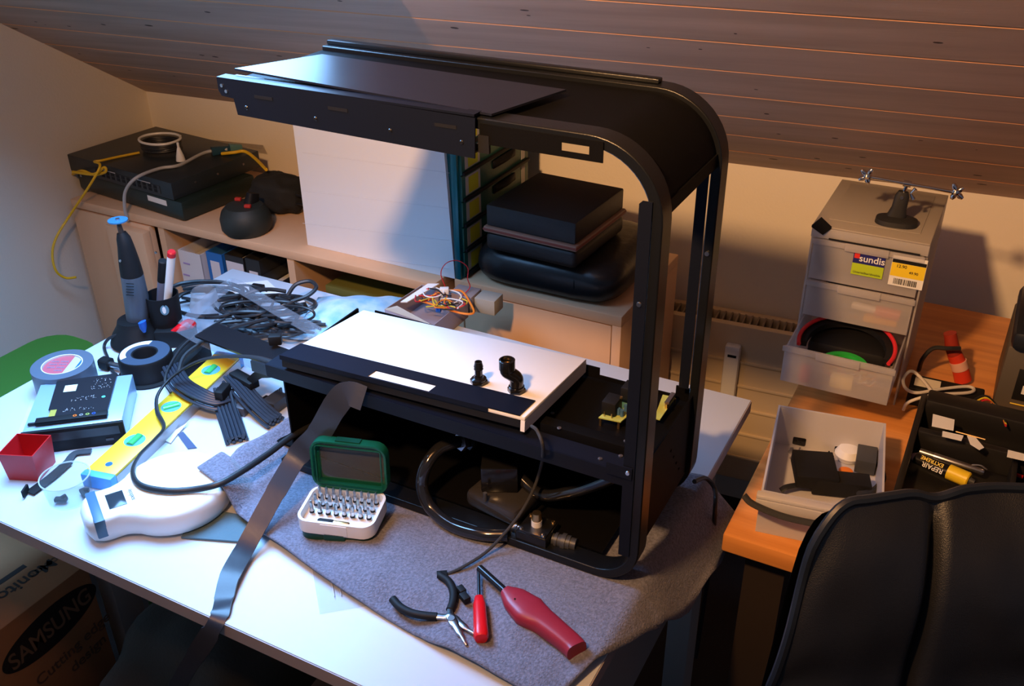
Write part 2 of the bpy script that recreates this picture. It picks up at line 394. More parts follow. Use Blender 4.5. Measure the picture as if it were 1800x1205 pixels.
# ------------------------------------------------------------------ white work table
TX0, TX1, TY0, TY1, TT = -1.465, -0.291, 0.601, 1.412, 0.024
tb = thing('work_table', 'white laminate work table carrying the computer case and tools', 'table', (-0.88, 1.0, -TZ))
MB().m(0).span((TX0, TY0, -TT), (TX1, TY1, 0), bev=0.0015).build('tabletop', [WHITET], tb)
e = MB(); e.span((TX0, TY0-0.0012, -TT+0.001), (TX1, TY0-0.0001, -0.0015)); e.span((TX1+0.0001, TY0, -TT+0.001), (TX1+0.0012, TY1, -0.0015)); e.build('edge_band', EDGET, tb)
LEGM = mat('grey_table_leg', (0.40, 0.42, 0.44), 0.5)
for (px, py) in ((TX1-0.05, TY0+0.10), (TX1-0.05, TY1-0.10), (TX0+0.06, 0.90), (TX0+0.06, TY1-0.10)):
    MB().span((px-0.022, py-0.03, -TZ), (px+0.022, py+0.03, -TT-0.0005), bev=0.003).build('leg', LEGM, tb)
for px in (TX1-0.05, TX0+0.06): MB().span((px-0.015, TY0+0.131 if px > -1 else 0.931, -0.30), (px+0.015, TY1-0.131, -0.03)).build('side_rail', LEGM, tb)
MB().span((TX0+0.083, TY1-0.13, -0.12), (TX1-0.073, TY1-0.10, -0.03)).build('back_rail', LEGM, tb)

# ------------------------------------------------------------------ pine desk on the right
dk = thing('desk', 'orange pine desk with the plastic drawer tower and black trays', 'desk', (0.35, 1.5, -TZ))
DZ = -0.03; dx0 = -0.239; dy0 = 1.090
MB().span((dx0, dy0, DZ-0.032), (1.0, 2.0, DZ), bev=0.003).build('desktop', PINE, dk)
for q in ((dx0+0.06, dy0+0.07), (dx0+0.06, 1.9), (0.94, dy0+0.07), (0.94, 1.9)):
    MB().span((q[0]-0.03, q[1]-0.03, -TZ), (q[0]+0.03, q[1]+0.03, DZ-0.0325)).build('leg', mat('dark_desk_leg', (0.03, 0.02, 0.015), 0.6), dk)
# ------------------------------------------------------------------ the open computer case
CXL, CXR, CYF, CYB, CZ0, CZT = -0.885, -0.297, 0.886, 1.12, 0.009, 0.606
cs = thing('computer_case', 'black C-shaped computer case standing open on the grey towel', 'computer case', ((CXL+CXR)/2, 1.02, CZ0))
def cpath(off=0.0, left_top=CXL, left_bot=CXL):
    R1, R2 = 0.088, 0.062; P = [(left_top, CZT-off)]
    cx, cz = CXR-R1, CZT-R1
    for k in range(13): a = PI/2-k*PI/24; P.append((cx+(R1-off)*math.cos(a), cz+(R1-off)*math.sin(a)))
    cx, cz = CXR-R2, CZ0+R2
    for k in range(11): a = -k*PI/20; P.append((cx+(R2-off)*math.cos(a), cz+(R2-off)*math.sin(a)))
    P.append((left_bot, CZ0+off)); return P
def strip(mb, A, B, y0, y1):      # solid between outer profile A and inner profile B
    a0 = [mb.bm.verts.new((x, y0, z)) for x, z in A]; a1 = [mb.bm.verts.new((x, y1, z)) for x, z in A]
    b0 = [mb.bm.verts.new((x, y0, z)) for x, z in B]; b1 = [mb.bm.verts.new((x, y1, z)) for x, z in B]
    for i in range(len(A)-1):
        mb.face([a0[i], a0[i+1], a1[i+1], a1[i]]); mb.face([b0[i], b1[i], b1[i+1], b0[i+1]])
        mb.face([a0[i], b0[i], b0[i+1], a0[i+1]]); mb.face([a1[i], a1[i+1], b1[i+1], b1[i]])
    for i in (0, -1): mb.face([a0[i], a1[i], b1[i], b0[i]])
    return mb
o_, i_ = cpath(0), cpath(0.013)
RIMM = mat('black_rim_satin', (0.006, 0.007, 0.009), 0.3, spec=0.35, bump=0.1, bump_scale=800)
def bevmod(o): md = o.modifiers.new('edge', 'BEVEL'); md.width = 0.0015; md.segments = 2; md.limit_method = 'ANGLE'
strip(MB(), o_, i_, CYF, CYF+0.030).build('front_rim', RIMM, cs, mods=bevmod)
strip(MB(), o_, i_, CYB-0.030, CYB).build('back_rim', RIMM, cs, mods=bevmod)
sh = cpath(0.006); sh2 = cpath(0.0085); n_ = 13
A = sh[:n_+1]+[(sh[n_][0], 0.535)]; B = sh2[:n_+1]+[(sh2[n_][0], 0.535)]
strip(MB(), A, B, CYF+0.0305, CYB-0.0305).build('top_shell', BLK, cs)
# raised bar along the back of the arm
b = MB(); b.box(((CXL+0.02+CXR-0.11)/2, CYB-0.012, CZT+0.003), (CXR-0.09-CXL, 0.014, 0.006), bev=0.002); b.build('top_ridge', RIMM, cs)
# lower chamber
b = MB(); b.span((CXR-0.0095, CYF+0.0305, CZ0+0.05), (CXR-0.007, CYB-0.0305, 0.191))
for k in range(4): b.cyl((CXR-0.0085, 1.01+0.015*k, 0.15-0.02*k), (CXR-0.006, 1.01+0.015*k, 0.15-0.02*k), 0.002, seg=8)
b.build('right_side_panel', BLK, cs)
MB().span((CXL-0.04, CYF+0.0305, CZ0+0.013), (CXR-0.062, CYB-0.0305, CZ0+0.0155)).build('bottom_panel', BLK, cs)
b = MB(); b.span((CXL, CYB-0.010, CZ0+0.0157), (CXR-0.014, CYB-0.0075, 0.171)); b.span((-0.85, CYB-0.010, 0.171), (-0.452, CYB-0.0075, 0.183)); b.span((-0.335, CYB-0.010, 0.171), (CXR-0.014, CYB-0.0075, 0.187)); b.build('back_panel', BLK, cs)
MB().span((CXL, CYF+0.03, CZ0+0.016), (CXL+0.003, CYB-0.0105, 0.18)).build('left_side_panel', BLK, cs)
MB().span((CXL+0.0035, CYF+0.0305, 0.163), (CXR-0.0145, CYB-0.0105, 0.1655)).build('middle_tray', BLK, cs)
b = MB(); b.span((CXL, CYF-0.0015, 0.172), (CXR-0.013, CYF+0.0005, 0.1925)); b.span((CXL, CYF, 0.1905), (CXR-0.02, CYF+0.03, 0.1925)); b.build('front_rail', BLKN, cs)
b = MB(); b.span((-0.462, 0.935, 0.166), (-0.320, 0.953, 0.192), bev=0.001); b.build('cross_rail', BLK, cs)
b = MB()
for (u, v) in ((983, 752), (1100, 775), (1055, 806), (1091, 801), (1047, 661), (971, 726)):
    p = G(u, v, 0.1927 if v > 790 else (0.1922 if u > 975 and v > 730 else 0.1657)); b = MB(); b.lathe(p, [(0.003, 0), (0.003, 0.0008), (0.001, 0.0014), (0, 0.001)], 10); b.build('screw', STEEL, cs)
# bracket strips on posts
p_ = [(-0.3235, 0.062), (-0.3235, 0.541), (-0.320, 0.5445), (-0.309, 0.5445), (-0.309, 0.062)]
FM = Matrix(((1, 0, 0, 0), (0, 0, 1, 0), (0, 1, 0, 0), (0, 0, 0, 1)))      # xy-polygon -> xz plane, extruded along y
MB().prism(p_, CYF-0.002, CYF-0.0003, FM).build('post_bracket', BLKN, cs)
MB().span((-0.345, CYF-0.0042, 0.186), (-0.3115, CYF-0.0022, 0.203)).build('corner_tab', BLKN, cs)
for z, y in ((0.425, CYF-0.0022), (0.196, CYF-0.0045)):
    MB().cyl((-0.3165, y, z), (-0.3165, y-0.0016, z), 0.0032, 0.0025, 12).build('screw', STEEL, cs)
q = X(1237, 418, CXR); MB().cyl((-0.304, CYB-0.0303, 0.405), (-0.304, CYB-0.0325, 0.405), 0.003, seg=12).build('screw', STEEL, cs)
MB().span((-0.325, CYB-0.0315, 0.20), (-0.311, CYB-0.0302, 0.53)).build('back_post_bracket', BLKN, cs)
# long stepped bracket under the left end of the arm
yb_ = CYF-0.0065
poly = [(-0.884, 0.611), (-0.884, 0.594), (-0.880, 0.588), (-0.861, 0.5865), (-0.858, 0.5665), (-0.517, 0.5615), (-0.515, 0.607)]
fb = MB().prism(poly, yb_, yb_+0.002, FM).m(0); fb.span((-0.884, yb_, 0.6085), (-0.516, CYF+0.01, 0.611)); fb.span((-0.857, yb_+0.002, 0.567), (-0.517, CYF+0.02, 0.569))
fb = fb.build('front_bracket', BLKN, cs)
for x in (-0.842, -0.735, -0.628, -0.533): MB().cyl((x, yb_-0.0002, 0.5775), (x, yb_-0.0012, 0.5775), 0.003, 0.002, 10).build('rivet', BLKG, fb)
for x in (-0.877, -0.871): MB().cyl((x, yb_-0.0002, 0.601 if x < -0.874 else 0.5945), (x, yb_-0.0012, 0.601 if x < -0.874 else 0.5945), 0.0022, seg=10).build('rivet', STEEL, fb)
for x in (-0.812, -0.70, -0.553): MB().span((x-0.014, yb_-0.0006, 0.5915), (x+0.014, yb_-0.0001, 0.5955)).build('slot_cover', BLKM, fb)
# hanging flange with a window
b = MB(); x0_, x1_, z0_, z1_ = -0.512, -0.366, 0.581, 0.593; s0, s1 = Y(988, 250, CYF).x, Y(1037, 262, CYF).x
b.span((x0_, CYF-0.002, 0.578), (s0, CYF-0.0005, 0.600)); b.span((s1, CYF-0.002, 0.578), (x1_, CYF-0.0005, 0.600)); b.span((s0, CYF-0.002, 0.578), (s1, CYF-0.0005, 0.5845)); b.span((s0, CYF-0.002, 0.5935), (s1, CYF-0.0005, 0.600))
b.build('hanging_flange', BLK, cs)
b = MB(); b.span((-0.514, CYF-0.003, 0.568), (-0.5005, CYF+0.001, 0.588)); b.build('flange_tab', BLKM, cs)

# loose plate on top of the arm
tp = MB(); c4 = [G(412, 120, 0.6165), G(566, 95, 0.6165), G(995, 157, 0.6105), G(864, 200, 0.6105)]
tp.slab(c4, 0.0025)
o = tp.build('cover_plate', COVM); tag(o, 'loose dark rectangular cover plate lying on top of the computer case arm', 'metal plate')
tp = MB(); c5 = [G(585, 153, 0.6132), G(640, 150, 0.6132), G(790, 190, 0.6130), G(735, 186, 0.6135)]
# ------------------------------------------------------------------ white acrylic panel with black strip, on the case
WB = Vector((-0.853, 0.883, 0.194)); wx = Vector((0.389, 0.012, 0.0065)).normalized(); wy_ = Vector((-0.012, 0.206, -0.0245)).normalized()
wp = thing('acrylic_panel', 'white acrylic panel with black front strip resting on the computer case', 'panel', WB, 0, local=True)
WPM = frameM(WB, wx, wx.cross(wy_)); wp.rotation_euler = WPM.to_euler(); WM[wp.name] = (WPM, True)
L_, D_, zt_ = 0.389, 0.209, 0.0215
def onboard(u, v, h=0.0):
    n = WPM.to_3x3() @ Vector((0, 0, 1)); o = WPM @ Vector((0, 0, zt_+h)); d = ray(u, v); return CAMP+d*((o-CAMP).dot(n)/d.dot(n))
b = MB(); b.span((0, 0.0, zt_-0.006), (L_, D_, zt_), bev=0.0015); b.span((L_-0.006, 0.0, 0.0), (L_, D_, zt_-0.006)); b.span((0, D_-0.006, 0), (L_-0.0065, D_, zt_-0.0062))
b.build('panel_body', ACRY, wp)
b = MB(); z0_, z1_ = zt_+0.0002, zt_+0.0018; sd = 0.047; xe = L_-0.007
sl0, sl1, sy0, sy1 = 0.148, 0.246, 0.0012, 0.023
b.span((0, -0.0005, z0_), (sl0, sd, z1_)); b.span((sl1, -0.0005, z0_), (xe, sd, z1_)); b.span((sl0, sy1, z0_), (sl1, sd, z1_)); b.span((sl0, -0.0005, z0_), (sl1, sy0, z1_))
b.span((0, -0.0022, zt_-0.005), (L_*0.865, -0.0006, z1_)); b.build('black_strip', BLKN, wp)
b = MB(); b.span((0.001, 0.0012, zt_-0.0175), (L_-0.008, 0.012, zt_-0.0065)); b.build('dark_gap_fill', BLKM, wp)  # black bar added as the shade in the gap below the strip
def hexa(mb, c, r, z0, z1): return mb.prism([(c[0]+r*math.cos(k*PI/3+0.3), c[1]+r*math.sin(k*PI/3+0.3)) for k in range(6)], z0, z1)
# straight fitting
p = onboard(842, 673); zb = p.z; f1 = thing('hose_fitting', 'short straight black hose barb fitting standing on the white panel', 'fitting', (p.x, p.y, zb+0.0003))
b = MB(); hexa(b, p, 0.0125, zb+0.0003, zb+0.0058); b.lathe((p.x, p.y, zb), [(0.0105, 0.0058), (0.0105, 0.008), (0.0068, 0.0095), (0.006, 0.013)]); b.build('nut', BLKG, f1)
b = MB(); b.lathe((p.x, p.y, zb), [(0, 0.0128), (0.0054, 0.013), (0.0054, 0.0225), (0.0066, 0.023), (0.0054, 0.0262), (0.0066, 0.0268), (0.0054, 0.0315), (0.005, 0.034), (0.0035, 0.034), (0.0035, 0.026), (0, 0.026)]); b.build('barb', BLKG, f1)
p = onboard(908, 688); zb = p.z; f2 = thing('angled_fitting', 'tall black angled elbow fitting standing on the white panel', 'fitting', (p.x, p.y, zb+0.0003))
b = MB(); hexa(b, p, 0.0125, zb+0.0003, zb+0.006); b.lathe((p.x, p.y, zb), [(0.0108, 0.006), (0.0108, 0.009), (0.0098, 0.0095)]); b.build('nut', BLKG, f2)
tl = -CR*0.8+CF*-0.2; tl = Vector((tl.x, tl.y, 0)).normalized()
e0 = p+Vector((0, 0, 0.0095)); e1 = p+Vector((0, 0, 0.021)); e2 = e1+tl*0.0125+Vector((0, 0, 0.0125)); e3 = e2+Vector((0, 0, 0.0185))
b = MB(); b.rings(smooth_path([e0, e1, e1+tl*0.006+Vector((0, 0, 0.007)), e2, e2+Vector((0, 0, 0.004))], 4), 0.0092, 20); b.build('elbow', BLKG, f2)
b = MB(); b.lathe(e2+Vector((0, 0, 0.003)), [(0.0095, 0), (0.0108, 0.001), (0.0108, 0.015), (0.0095, 0.016), (0.0082, 0.016), (0.0082, 0.006), (0, 0.006)]); b.build('collar', BLKG, f2)
MB().lathe(e2+Vector((0, 0, 0.0092)), [(0, 0), (0.006, 0), (0.006, 0.003), (0.0045, 0.003), (0.0045, 0.001), (0, 0.001)]).build('inner_thread', BRASS, f2)

# circuit boards in the case
p = G(1090, 715, 0.1760); pc = thing('circuit_board', 'small green circuit board with black connectors beside the front case post', 'circuit board', (p.x, p.y, 0.1735))
c4 = [G(1052, 733, 0.1800), G(1091, 741, 0.1800), G(1140, 700, 0.1800), G(1104, 690, 0.1800)]
b = MB().slab(c4, 0.0016); b.build('board', PCBG, pc)
b = MB(); q = G(1075, 722, 0.1800); b.box((q.x, q.y, 0.1905), (0.020, 0.026, 0.020), bev=0.001); q = G(1112, 702, 0.1800); b.box((q.x, q.y, 0.1915), (0.028, 0.024, 0.022), bev=0.001); b.build('connector_block', BLKM, pc)
for u, v in ((1087, 728), (1093, 731), (1100, 722)):
    q = G(u, v, 0.1800); MB().cyl((q.x, q.y, 0.1802), (q.x, q.y, 0.1900), 0.0028, seg=12).build('capacitor', mat('blue_capacitor', (0.05, 0.14, 0.3), 0.3), pc)
for u, v in ((1062, 731), (1075, 735)):
    q = G(u, v, 0.1800); MB().cyl((q.x, q.y, 0.1802), (q.x, q.y, 0.1870), 0.001, seg=6).build('pin', BRASS, pc)
q = G(1086, 722, 0.1800); MB().box((q.x+0.004, q.y, 0.2030), (0.003, 0.003, 0.003)).build('brass_tip', BRASS, pc)
for u, v in ((1056, 732), (1088, 738), (1136, 701), (1106, 693)):
    q = G(u, v, 0.1800); MB().span((q.x-0.0015, q.y-0.0015, 0.1658), (q.x+0.0015, q.y+0.0015, 0.1782)).build('standoff', BRASS, pc)
p = G(1168, 722, 0.1760); pc = thing('circuit_board', 'narrow circuit board seen between the two case posts', 'circuit board', (p.x, p.y, 0.1730))
c4 = [G(1150, 734, 0.1780), G(1160, 737, 0.1780), G(1187, 698, 0.1780), G(1165, 693, 0.1780)]
MB().slab(c4, 0.0016).build('board', PCBG, pc)
b = MB(); q = G(1177, 705, 0.1780); b.box((q.x, q.y, 0.181), (0.006, 0.03, 0.006)); b.build('header', STEEL, pc)
q = G(1172, 716, 0.1780); MB().cyl((q.x, q.y, 0.1782), (q.x, q.y, 0.1850), 0.003, seg=10).build('capacitor', BRASS, pc)
for q in (c4[0], c4[2]): MB().span((q.x-0.001, q.y-0.001, 0.1658), (q.x+0.001, q.y+0.001, 0.1762)).build('standoff', BRASS, pc)

# water cooling parts
TUBE = mat('black_hose', (0.014, 0.014, 0.016), 0.12, coat=0.6)
pw = thing('water_pump', 'dark square water pump on the floor of the open case', 'pump', (*G(872, 885, 0.03).xy, 0.026))
q = G(880, 885, 0.035); b = MB(); b.box((q.x, q.y+0.012, 0.040), (0.088, 0.072, 0.028), rz=-0.15, bev=0.008); b.build('pump_base', mat('smoky_plastic', (0.035, 0.033, 0.035), 0.25, coat=0.5), pw)
b = MB(); b.box((q.x-0.012, q.y+0.022, 0.076), (0.052, 0.05, 0.042), rz=0.45, bev=0.002); b.build('pump_housing', BLKG, pw)
q2 = G(858, 878, 0.05); MB().cyl((q2.x, q2.y-0.008, 0.0545), (q2.x, q2.y-0.008, 0.068), 0.003, seg=10).build('post', DKG, pw)
P1 = [Y(812, 775, 0.96), Y(796, 778, 0.945), Y(770, 790, 0.925), G(748, 820, 0.085), G(742, 855, 0.055), G(757, 892, 0.03), G(795, 923, 0.020), G(845, 938, 0.0205), G(893, 940, 0.022)]
o = MB().tube(P1, 0.0092, 16, 8).build('water_hose', TUBE); tag(o, 'thick glossy black hose looping out of the case to the black manifold', 'hose')
P2 = [Y(1092, 832, 0.945), Y(1050, 850, 0.95), Y(1000, 865, 0.955), Y(950, 868, 0.955), Y(905, 858, 0.965)]
P2[-1].z = max(P2[-1].z, 0.07)
o = MB().tube(P2, 0.0085, 16, 8).build('water_hose', TUBE); tag(o, 'glossy black hose curving inside the case from the pump to the post', 'hose')
hf = thing('hose_fitting', 'silver edged hose nut at the upper end of the looping black hose', 'fitting', P1[0]); d_ = (P1[0]-P1[1]).normalized()
b = MB(); b.rings([P1[0]-d_*0.004, P1[0]+d_*0.003], 0.0142, 6); b.build('nut', STEEL, hf); b = MB(); b.rings([P1[0]+d_*0.0032, P1[0]+d_*0.012], 0.0105, 16); b.rings([P1[0]+d_*0.012, P1[0]+d_*0.0165], 0.0150, 6); b.build('lock_nut', BLKG, hf)
mf = thing('manifold_block', 'black valve block with chrome stud and screws at the hose end', 'valve', (*G(940, 950, 0.012).xy, 0.012))
q = G(941, 936, 0.03); b = MB(); b.box((q.x, q.y+0.006, 0.0245), (0.046, 0.042, 0.024), bev=0.001); b.build('block', BLKG, mf)
qz = 0.0368; b = MB(); b.box((q.x, q.y+0.006, qz+0.0012), (0.042, 0.038, 0.0022)); b.build('top_plate', mat('brushed_dark_steel', (0.18, 0.18, 0.19), 0.35, metal=1), mf)
for sx_ in (-1, 1):
    for sy_ in (-1, 1): b = MB(); b.lathe((q.x+sx_*0.017, q.y+0.006+sy_*0.015, qz+0.0024), [(0.0028, 0), (0.0028, 0.002), (0, 0.0028)], 10); b.build('screw', BRASS if sy_ > 0 else STEEL, mf)
b = MB(); b.cyl((q.x-0.001, q.y+0.006, qz+0.0024), (q.x-0.001, q.y+0.006, qz+0.012), 0.0075, seg=20); b.build('stud', WHT, mf)
b = MB(); b.cyl((q.x-0.001, q.y+0.006, qz+0.0122), (q.x-0.001, q.y+0.006, qz+0.024), 0.0072, 0.006, 20); b.build('stud_cap', BRASS, mf)
d1 = Vector((1, 0.12, 0.0)).normalized(); s1_ = Vector((q.x+0.0235, q.y+0.006, 0.024))
b = MB(); P = [s1_+d1*t for t in (0, 0.004, 0.004, 0.008, 0.008, 0.014, 0.014, 0.020, 0.020, 0.026, 0.026, 0.034)]; b.rings(P, [0.008, 0.008, 0.0105, 0.0105, 0.009, 0.0095, 0.012, 0.012, 0.0105, 0.0105, 0.0088, 0.0085], 18); b.build('hose_barb', DKG, mf)
b = MB(); P = [s1_-Vector((0.047+t, 0, 0.002)) for t in (0, 0.006, 0.006, 0.012)]; b.rings(P, [0.0085, 0.0085, 0.011, 0.011], 16); b.build('inlet_nut', STEEL, mf)

# braided thin cable with connector
P3 = [Y(934, 748, 0.874), Y(945, 758, 0.868), Y(955, 790, 0.866), G(948, 830, 0.105), G(932, 872, 0.075), G(905, 915, 0.045), G(860, 965, 0.022), G(815, 995, 0.014), G(783, 1010, 0.013)]
sc_ = thing('braided_cable', 'thin braided black cable running from the white panel down to the pliers', 'cable', P3[-1])
MB().tube(P3, 0.0023, 8, 8).build('sleeve', mat('braided_sleeve', (0.03, 0.03, 0.032), 0.5, bump=0.6, bump_scale=1500), sc_)
q = P3[-1]; MB().box((q.x-0.004, q.y-0.002, 0.0135), (0.014, 0.009, 0.007), rz=0.6, bev=0.0006).build('connector', BLKM, sc_)

# flat shiny ribbon cable
P4 = [G(640, 700, 0.193), G(610, 692, 0.1965), G(588, 715, 0.175), G(560, 762, 0.125), G(524, 800, 0.085), G(486, 862, 0.058), G(455, 918, 0.034), G(428, 968, 0.014), G(404, 1012, 0.012), G(394, 1050, 0.005), G(386, 1080, 0.0045)]
v_ = [Y(372, 1108, 0.589), Y(345, 1150, 0.575), Y(318, 1195, 0.568), Y(300, 1245, 0.565), Y(288, 1320, 0.562)]
RIBM = mat('ribbon_sleeve', (0.03, 0.034, 0.045), 0.30, bump=0.12, bump_scale=60, spec=0.35)
rb = MB().ribbon(P4+v_, [0.034, 0.036, 0.035, 0.033, 0.029, 0.027, 0.026, 0.027, 0.026, 0.024, 0.021, 0.026, 0.023, 0.025, 0.022], 0.003, -CF, 8)
o = rb.build('ribbon_cable', RIBM); tag(o, 'wide flat dark ribbon cable draped over the table front edge', 'cable')
# connector bracket at the case left corner
o = MB().box(G(497, 655, 0.177)+Vector((-0.03, -0.004, 0)), (0.05, 0.004, 0.018)).build('bracket', BLKS); tag(o, 'small dark bracket sticking out left of the case rail', 'bracket')
# ------------------------------------------------------------------ grey towel under the case, with front hem over the table edge
tw = thing('towel', 'grey terry towel spread under the computer case and tools', 'towel', (-0.62, 0.92, 0))
SCC = G(304, 846, 0.043); SCR = (G(400, 850, 0.043)-SCC).length*0.99
C00, C10, C11, C01 = G(347, 822, 0.049).xy, Vector((-0.318, 0.672)), Vector((-0.238, 1.175)), Vector((-0.93, 1.02))
def tw2(u, v):
    p = (C00*(1-u)+C10*u)*(1-v)+(C01*(1-u)+C11*u)*v
    p = p+Vector((0.0, -0.018*math.sin(PI*min(1, u*1.0))*(1-v)))
    p = p+Vector((0.022*math.sin(PI*v)*(u**6), 0))
    return p
def twz(x, y, u, v):
    inside = (CXL-0.01 < x < CXR+0.01) and (CYF-0.004 < y < CYB+0.01)
    n = noise.noise(Vector((x*9, y*9, 0.3)))*0.6+noise.noise(Vector((x*22, y*22, 1.3)))*0.25+noise.noise(Vector((x*60, y*60, 4)))*0.06
    d = max(0, min(1, (CYF-0.012-y)/0.05)) if y < CYF else (max(0, min(1, (x-CXR-0.01)/0.03)) if x > CXR else 0)
    if x < CXL-0.01: d = 1
    z = 0.0052+d*(0.007+0.010*n+0.004*math.sin(x*26+y*38+3*n))
    # ridge where the left part is bunched up
    rl = (x+0.985+(y-0.82)*0.15); 
    if x < -0.86 and y > 0.80: z += 0.020*math.exp(-((rl-0.055)/0.03)**2)*min(1, (y-0.80)/0.06)
    ds = math.hypot(x-SCC.x, y-SCC.y)
    if ds < SCR+0.035: z = max(z, 0.0475*min(1, max(0, (SCR+0.035-ds)/0.033))+0.001*n)
    z -= 0.0 if x < TX1-0.004 else min(0.10, (x-TX1+0.004)*1.6*(1+0.4*math.sin(y*14)))
    if x < TX1-0.004: z = max(z, 0.0045)
    return z
def twf(u, v, dz=0):
    p = tw2(u, v); return Vector((p.x, p.y, twz(p.x, p.y, u, v)+dz))
b = MB().grid(lambda u, v: twf(u, v), 120, 80)
body = b.build('towel_cloth', TOWEL, tw, angle=80, mods=lambda o: solid(o, 0.0035))
for k, line in enumerate(([(u/40, 0.035) for u in range(1, 41)], [(0.978, v/30) for v in range(1, 30)])):
    b = MB(); b.tube([twf(u, v, 0.0006) for u, v in line], 0.0008, 5, 1); b.build('seam', HEM, tw)

# ------------------------------------------------------------------ green screwdriver bit box
bb = thing('bit_box', 'open green bit case with white insert on the towel', 'tool case', (-0.751, 0.757, 0.0145), math.radians(17), local=True)
W_, DP, HH = 0.112, 0.080, 0.034
def rrect(w, d, r, n=5, x0=0, y0=0):
    P = []
    for cx, cy, a0 in ((w-r, r, -PI/2), (w-r, d-r, 0), (r, d-r, PI/2), (r, r, PI)):
        for k in range(n+1): a = a0+k*PI/2/n; P.append((x0+cx+r*math.cos(a), y0+cy+r*math.sin(a)))
    return P
b = MB(); b.prism(rrect(W_-0.006, DP-0.006, 0.015, x0=0.003, y0=0.003), 0, 0.013); b.prism(rrect(0.032, 0.004, 0.0019, x0=0.04, y0=0.0), 0.004, 0.016); b.build('green_base', DGREEN, bb)
def wallring(mb, w, d, r, th, z0, z1, x0=0, y0=0, floor=None):
    A = rrect(w, d, r, x0=x0, y0=y0); B = rrect(w-2*th, d-2*th, max(0.001, r-th), x0=x0+th, y0=y0+th); n = len(A)
    a0, a1 = [mb.bm.verts.new((x, y, z0)) for x, y in A], [mb.bm.verts.new((x, y, z1)) for x, y in A]
    b0, b1 = [mb.bm.verts.new((x, y, z0)) for x, y in B], [mb.bm.verts.new((x, y, z1)) for x, y in B]
    for i in range(n):
        j = (i+1) % n
        mb.face([a0[i], a0[j], a1[j], a1[i]]); mb.face([b0[i], b1[i], b1[j], b0[j]]); mb.face([a1[i], a1[j], b1[j], b1[i]]); mb.face([a0[i], b0[i], b0[j], a0[j]])
    if floor is not None: mb.face([mb.bm.verts.new((x, y, floor)) for x, y in B])
    return mb
b = MB(); wallring(b, W_, DP, 0.018, 0.004, 0.0135, HH, floor=0.02); b.span((0.038, -0.0012, 0.016), (0.076, 0.0, HH-0.002)); b.build('white_insert', WHT, bb)
b = MB(); Mh = Matrix.Translation((0, DP-0.002, HH)) @ Matrix.Rotation(math.radians(86), 4, 'X')
t = MB(); wallring(t, W_, 0.078, 0.018, 0.003, -0.012, 0.004); wallring(t, W_-0.014, 0.078-0.014, 0.004, 0.0015, 0.0018, 0.0042, x0=0.007, y0=0.007)
wallring(t, W_-0.004, 0.074, 0.016, 0.007, -0.0125, -0.0115, x0=0.002, y0=0.002)
bmesh.ops.transform(t.bm, matrix=Mh, verts=t.bm.verts); lid = t.build('lid', frosted('green_clear_plastic', (0.012, 0.17, 0.09), 0.25, 0.2), bb)
t = MB(); t.span((0.008, 0.008, -0.0121), (W_-0.008, 0.066, -0.0113)); bmesh.ops.transform(t.bm, matrix=Mh, verts=t.bm.verts); t.build('lid_window', CLEAR, lid)
t = MB(); t.span((0.038, 0.078, -0.010), (0.074, 0.080, 0.001)); bmesh.ops.transform(t.bm, matrix=Mh, verts=t.bm.verts); t.build('latch', DGREEN, lid)
BM = Matrix.Translation((-0.751, 0.757, 0.0145)) @ Matrix.Rotation(math.radians(17), 4, 'Z')
proto = None; rnd = random.Random(5)
for r in range(3):
    nb_ = (9, 9, 8)[r]
    for i in range(nb_):
        p = BM @ Vector((0.013+i*(W_-0.028)/(nb_-1), 0.066-r*0.0165, 0.0204)); lab = 'short steel screwdriver bit standing in the open green bit case'
        if proto is None:
            proto = thing('screwdriver_bit', lab, 'bit', p, 0, 'screwdriver bits standing in the bit case', local=True)
            b = MB(); b.prism([(0.0032*math.cos(k*PI/3), 0.0032*math.sin(k*PI/3)) for k in range(6)], 0, 0.012); b.rings([Vector((0, 0, 0.012)), Vector((0, 0, 0.0135)), Vector((0, 0, 0.019)), Vector((0, 0, 0.0225))], [0.0032, 0.0024, 0.0024, 0.0009], 8); b.build('bit_shaft', STEEL, proto)
            b = MB(); b.cyl((0, 0, 0.0022), (0, 0, 0.005), 0.0037, seg=8); b.build('colour_ring', BLKM, proto)
        else: dup(proto, p, rnd.uniform(0, 1))
p0, p1_ = BM @ Vector((0.030, 0.012, 0.0255)), BM @ Vector((0.076, 0.012, 0.0255))
bh = thing('bit_holder', 'magnetic bit holder with black grip lying in the front of the bit case', 'bit holder', p0)
d_ = (p1_-p0).normalized(); L = (p1_-p0).length
MB().rings([p0+d_*L*t for t in (0, 0.05, 0.45, 0.5)], [0.004, 0.005, 0.005, 0.0042], 14).build('grip', BLKM, bh)
MB().rings([p0+d_*L*t for t in (0.5, 0.95, 1)], [0.0042, 0.0042, 0.003], 14).build('shank', BRASS, bh)

# ------------------------------------------------------------------ front tools on the towel
def loft(pts, secs, seg=20, rect=2.6, name='body', m=None, parent=None, k=5, n=None):
    P = smooth_path(pts, k); S = []
    for i in range(len(P)):
        f = i/k; a = min(int(f), len(secs)-2); t = f-a
        S.append((secs[a][0]*(1-t)+secs[a+1][0]*t, secs[a][1]*(1-t)+secs[a+1][1]*t))
    return MB().rings(P, S, seg, True, None, n, rect).build(name, m, parent)
def Tz(u, v, h):      # point lying on the towel at height h above the table
    return G(u, v, h)
lg = thing('gas_lighter', 'dark red long-nosed gas lighter lying on the front of the towel', 'lighter', G(960, 1085, 0.014))
UP = Vector((0, 0, 1))
N0, N1 = G(843, 998, 0.030), G(896, 1046, 0.029)
MB().rings([N0, N1], 0.0052, 16).build('nozzle', mat('black_nozzle', (0.02, 0.02, 0.022), 0.2, metal=0.4), lg)
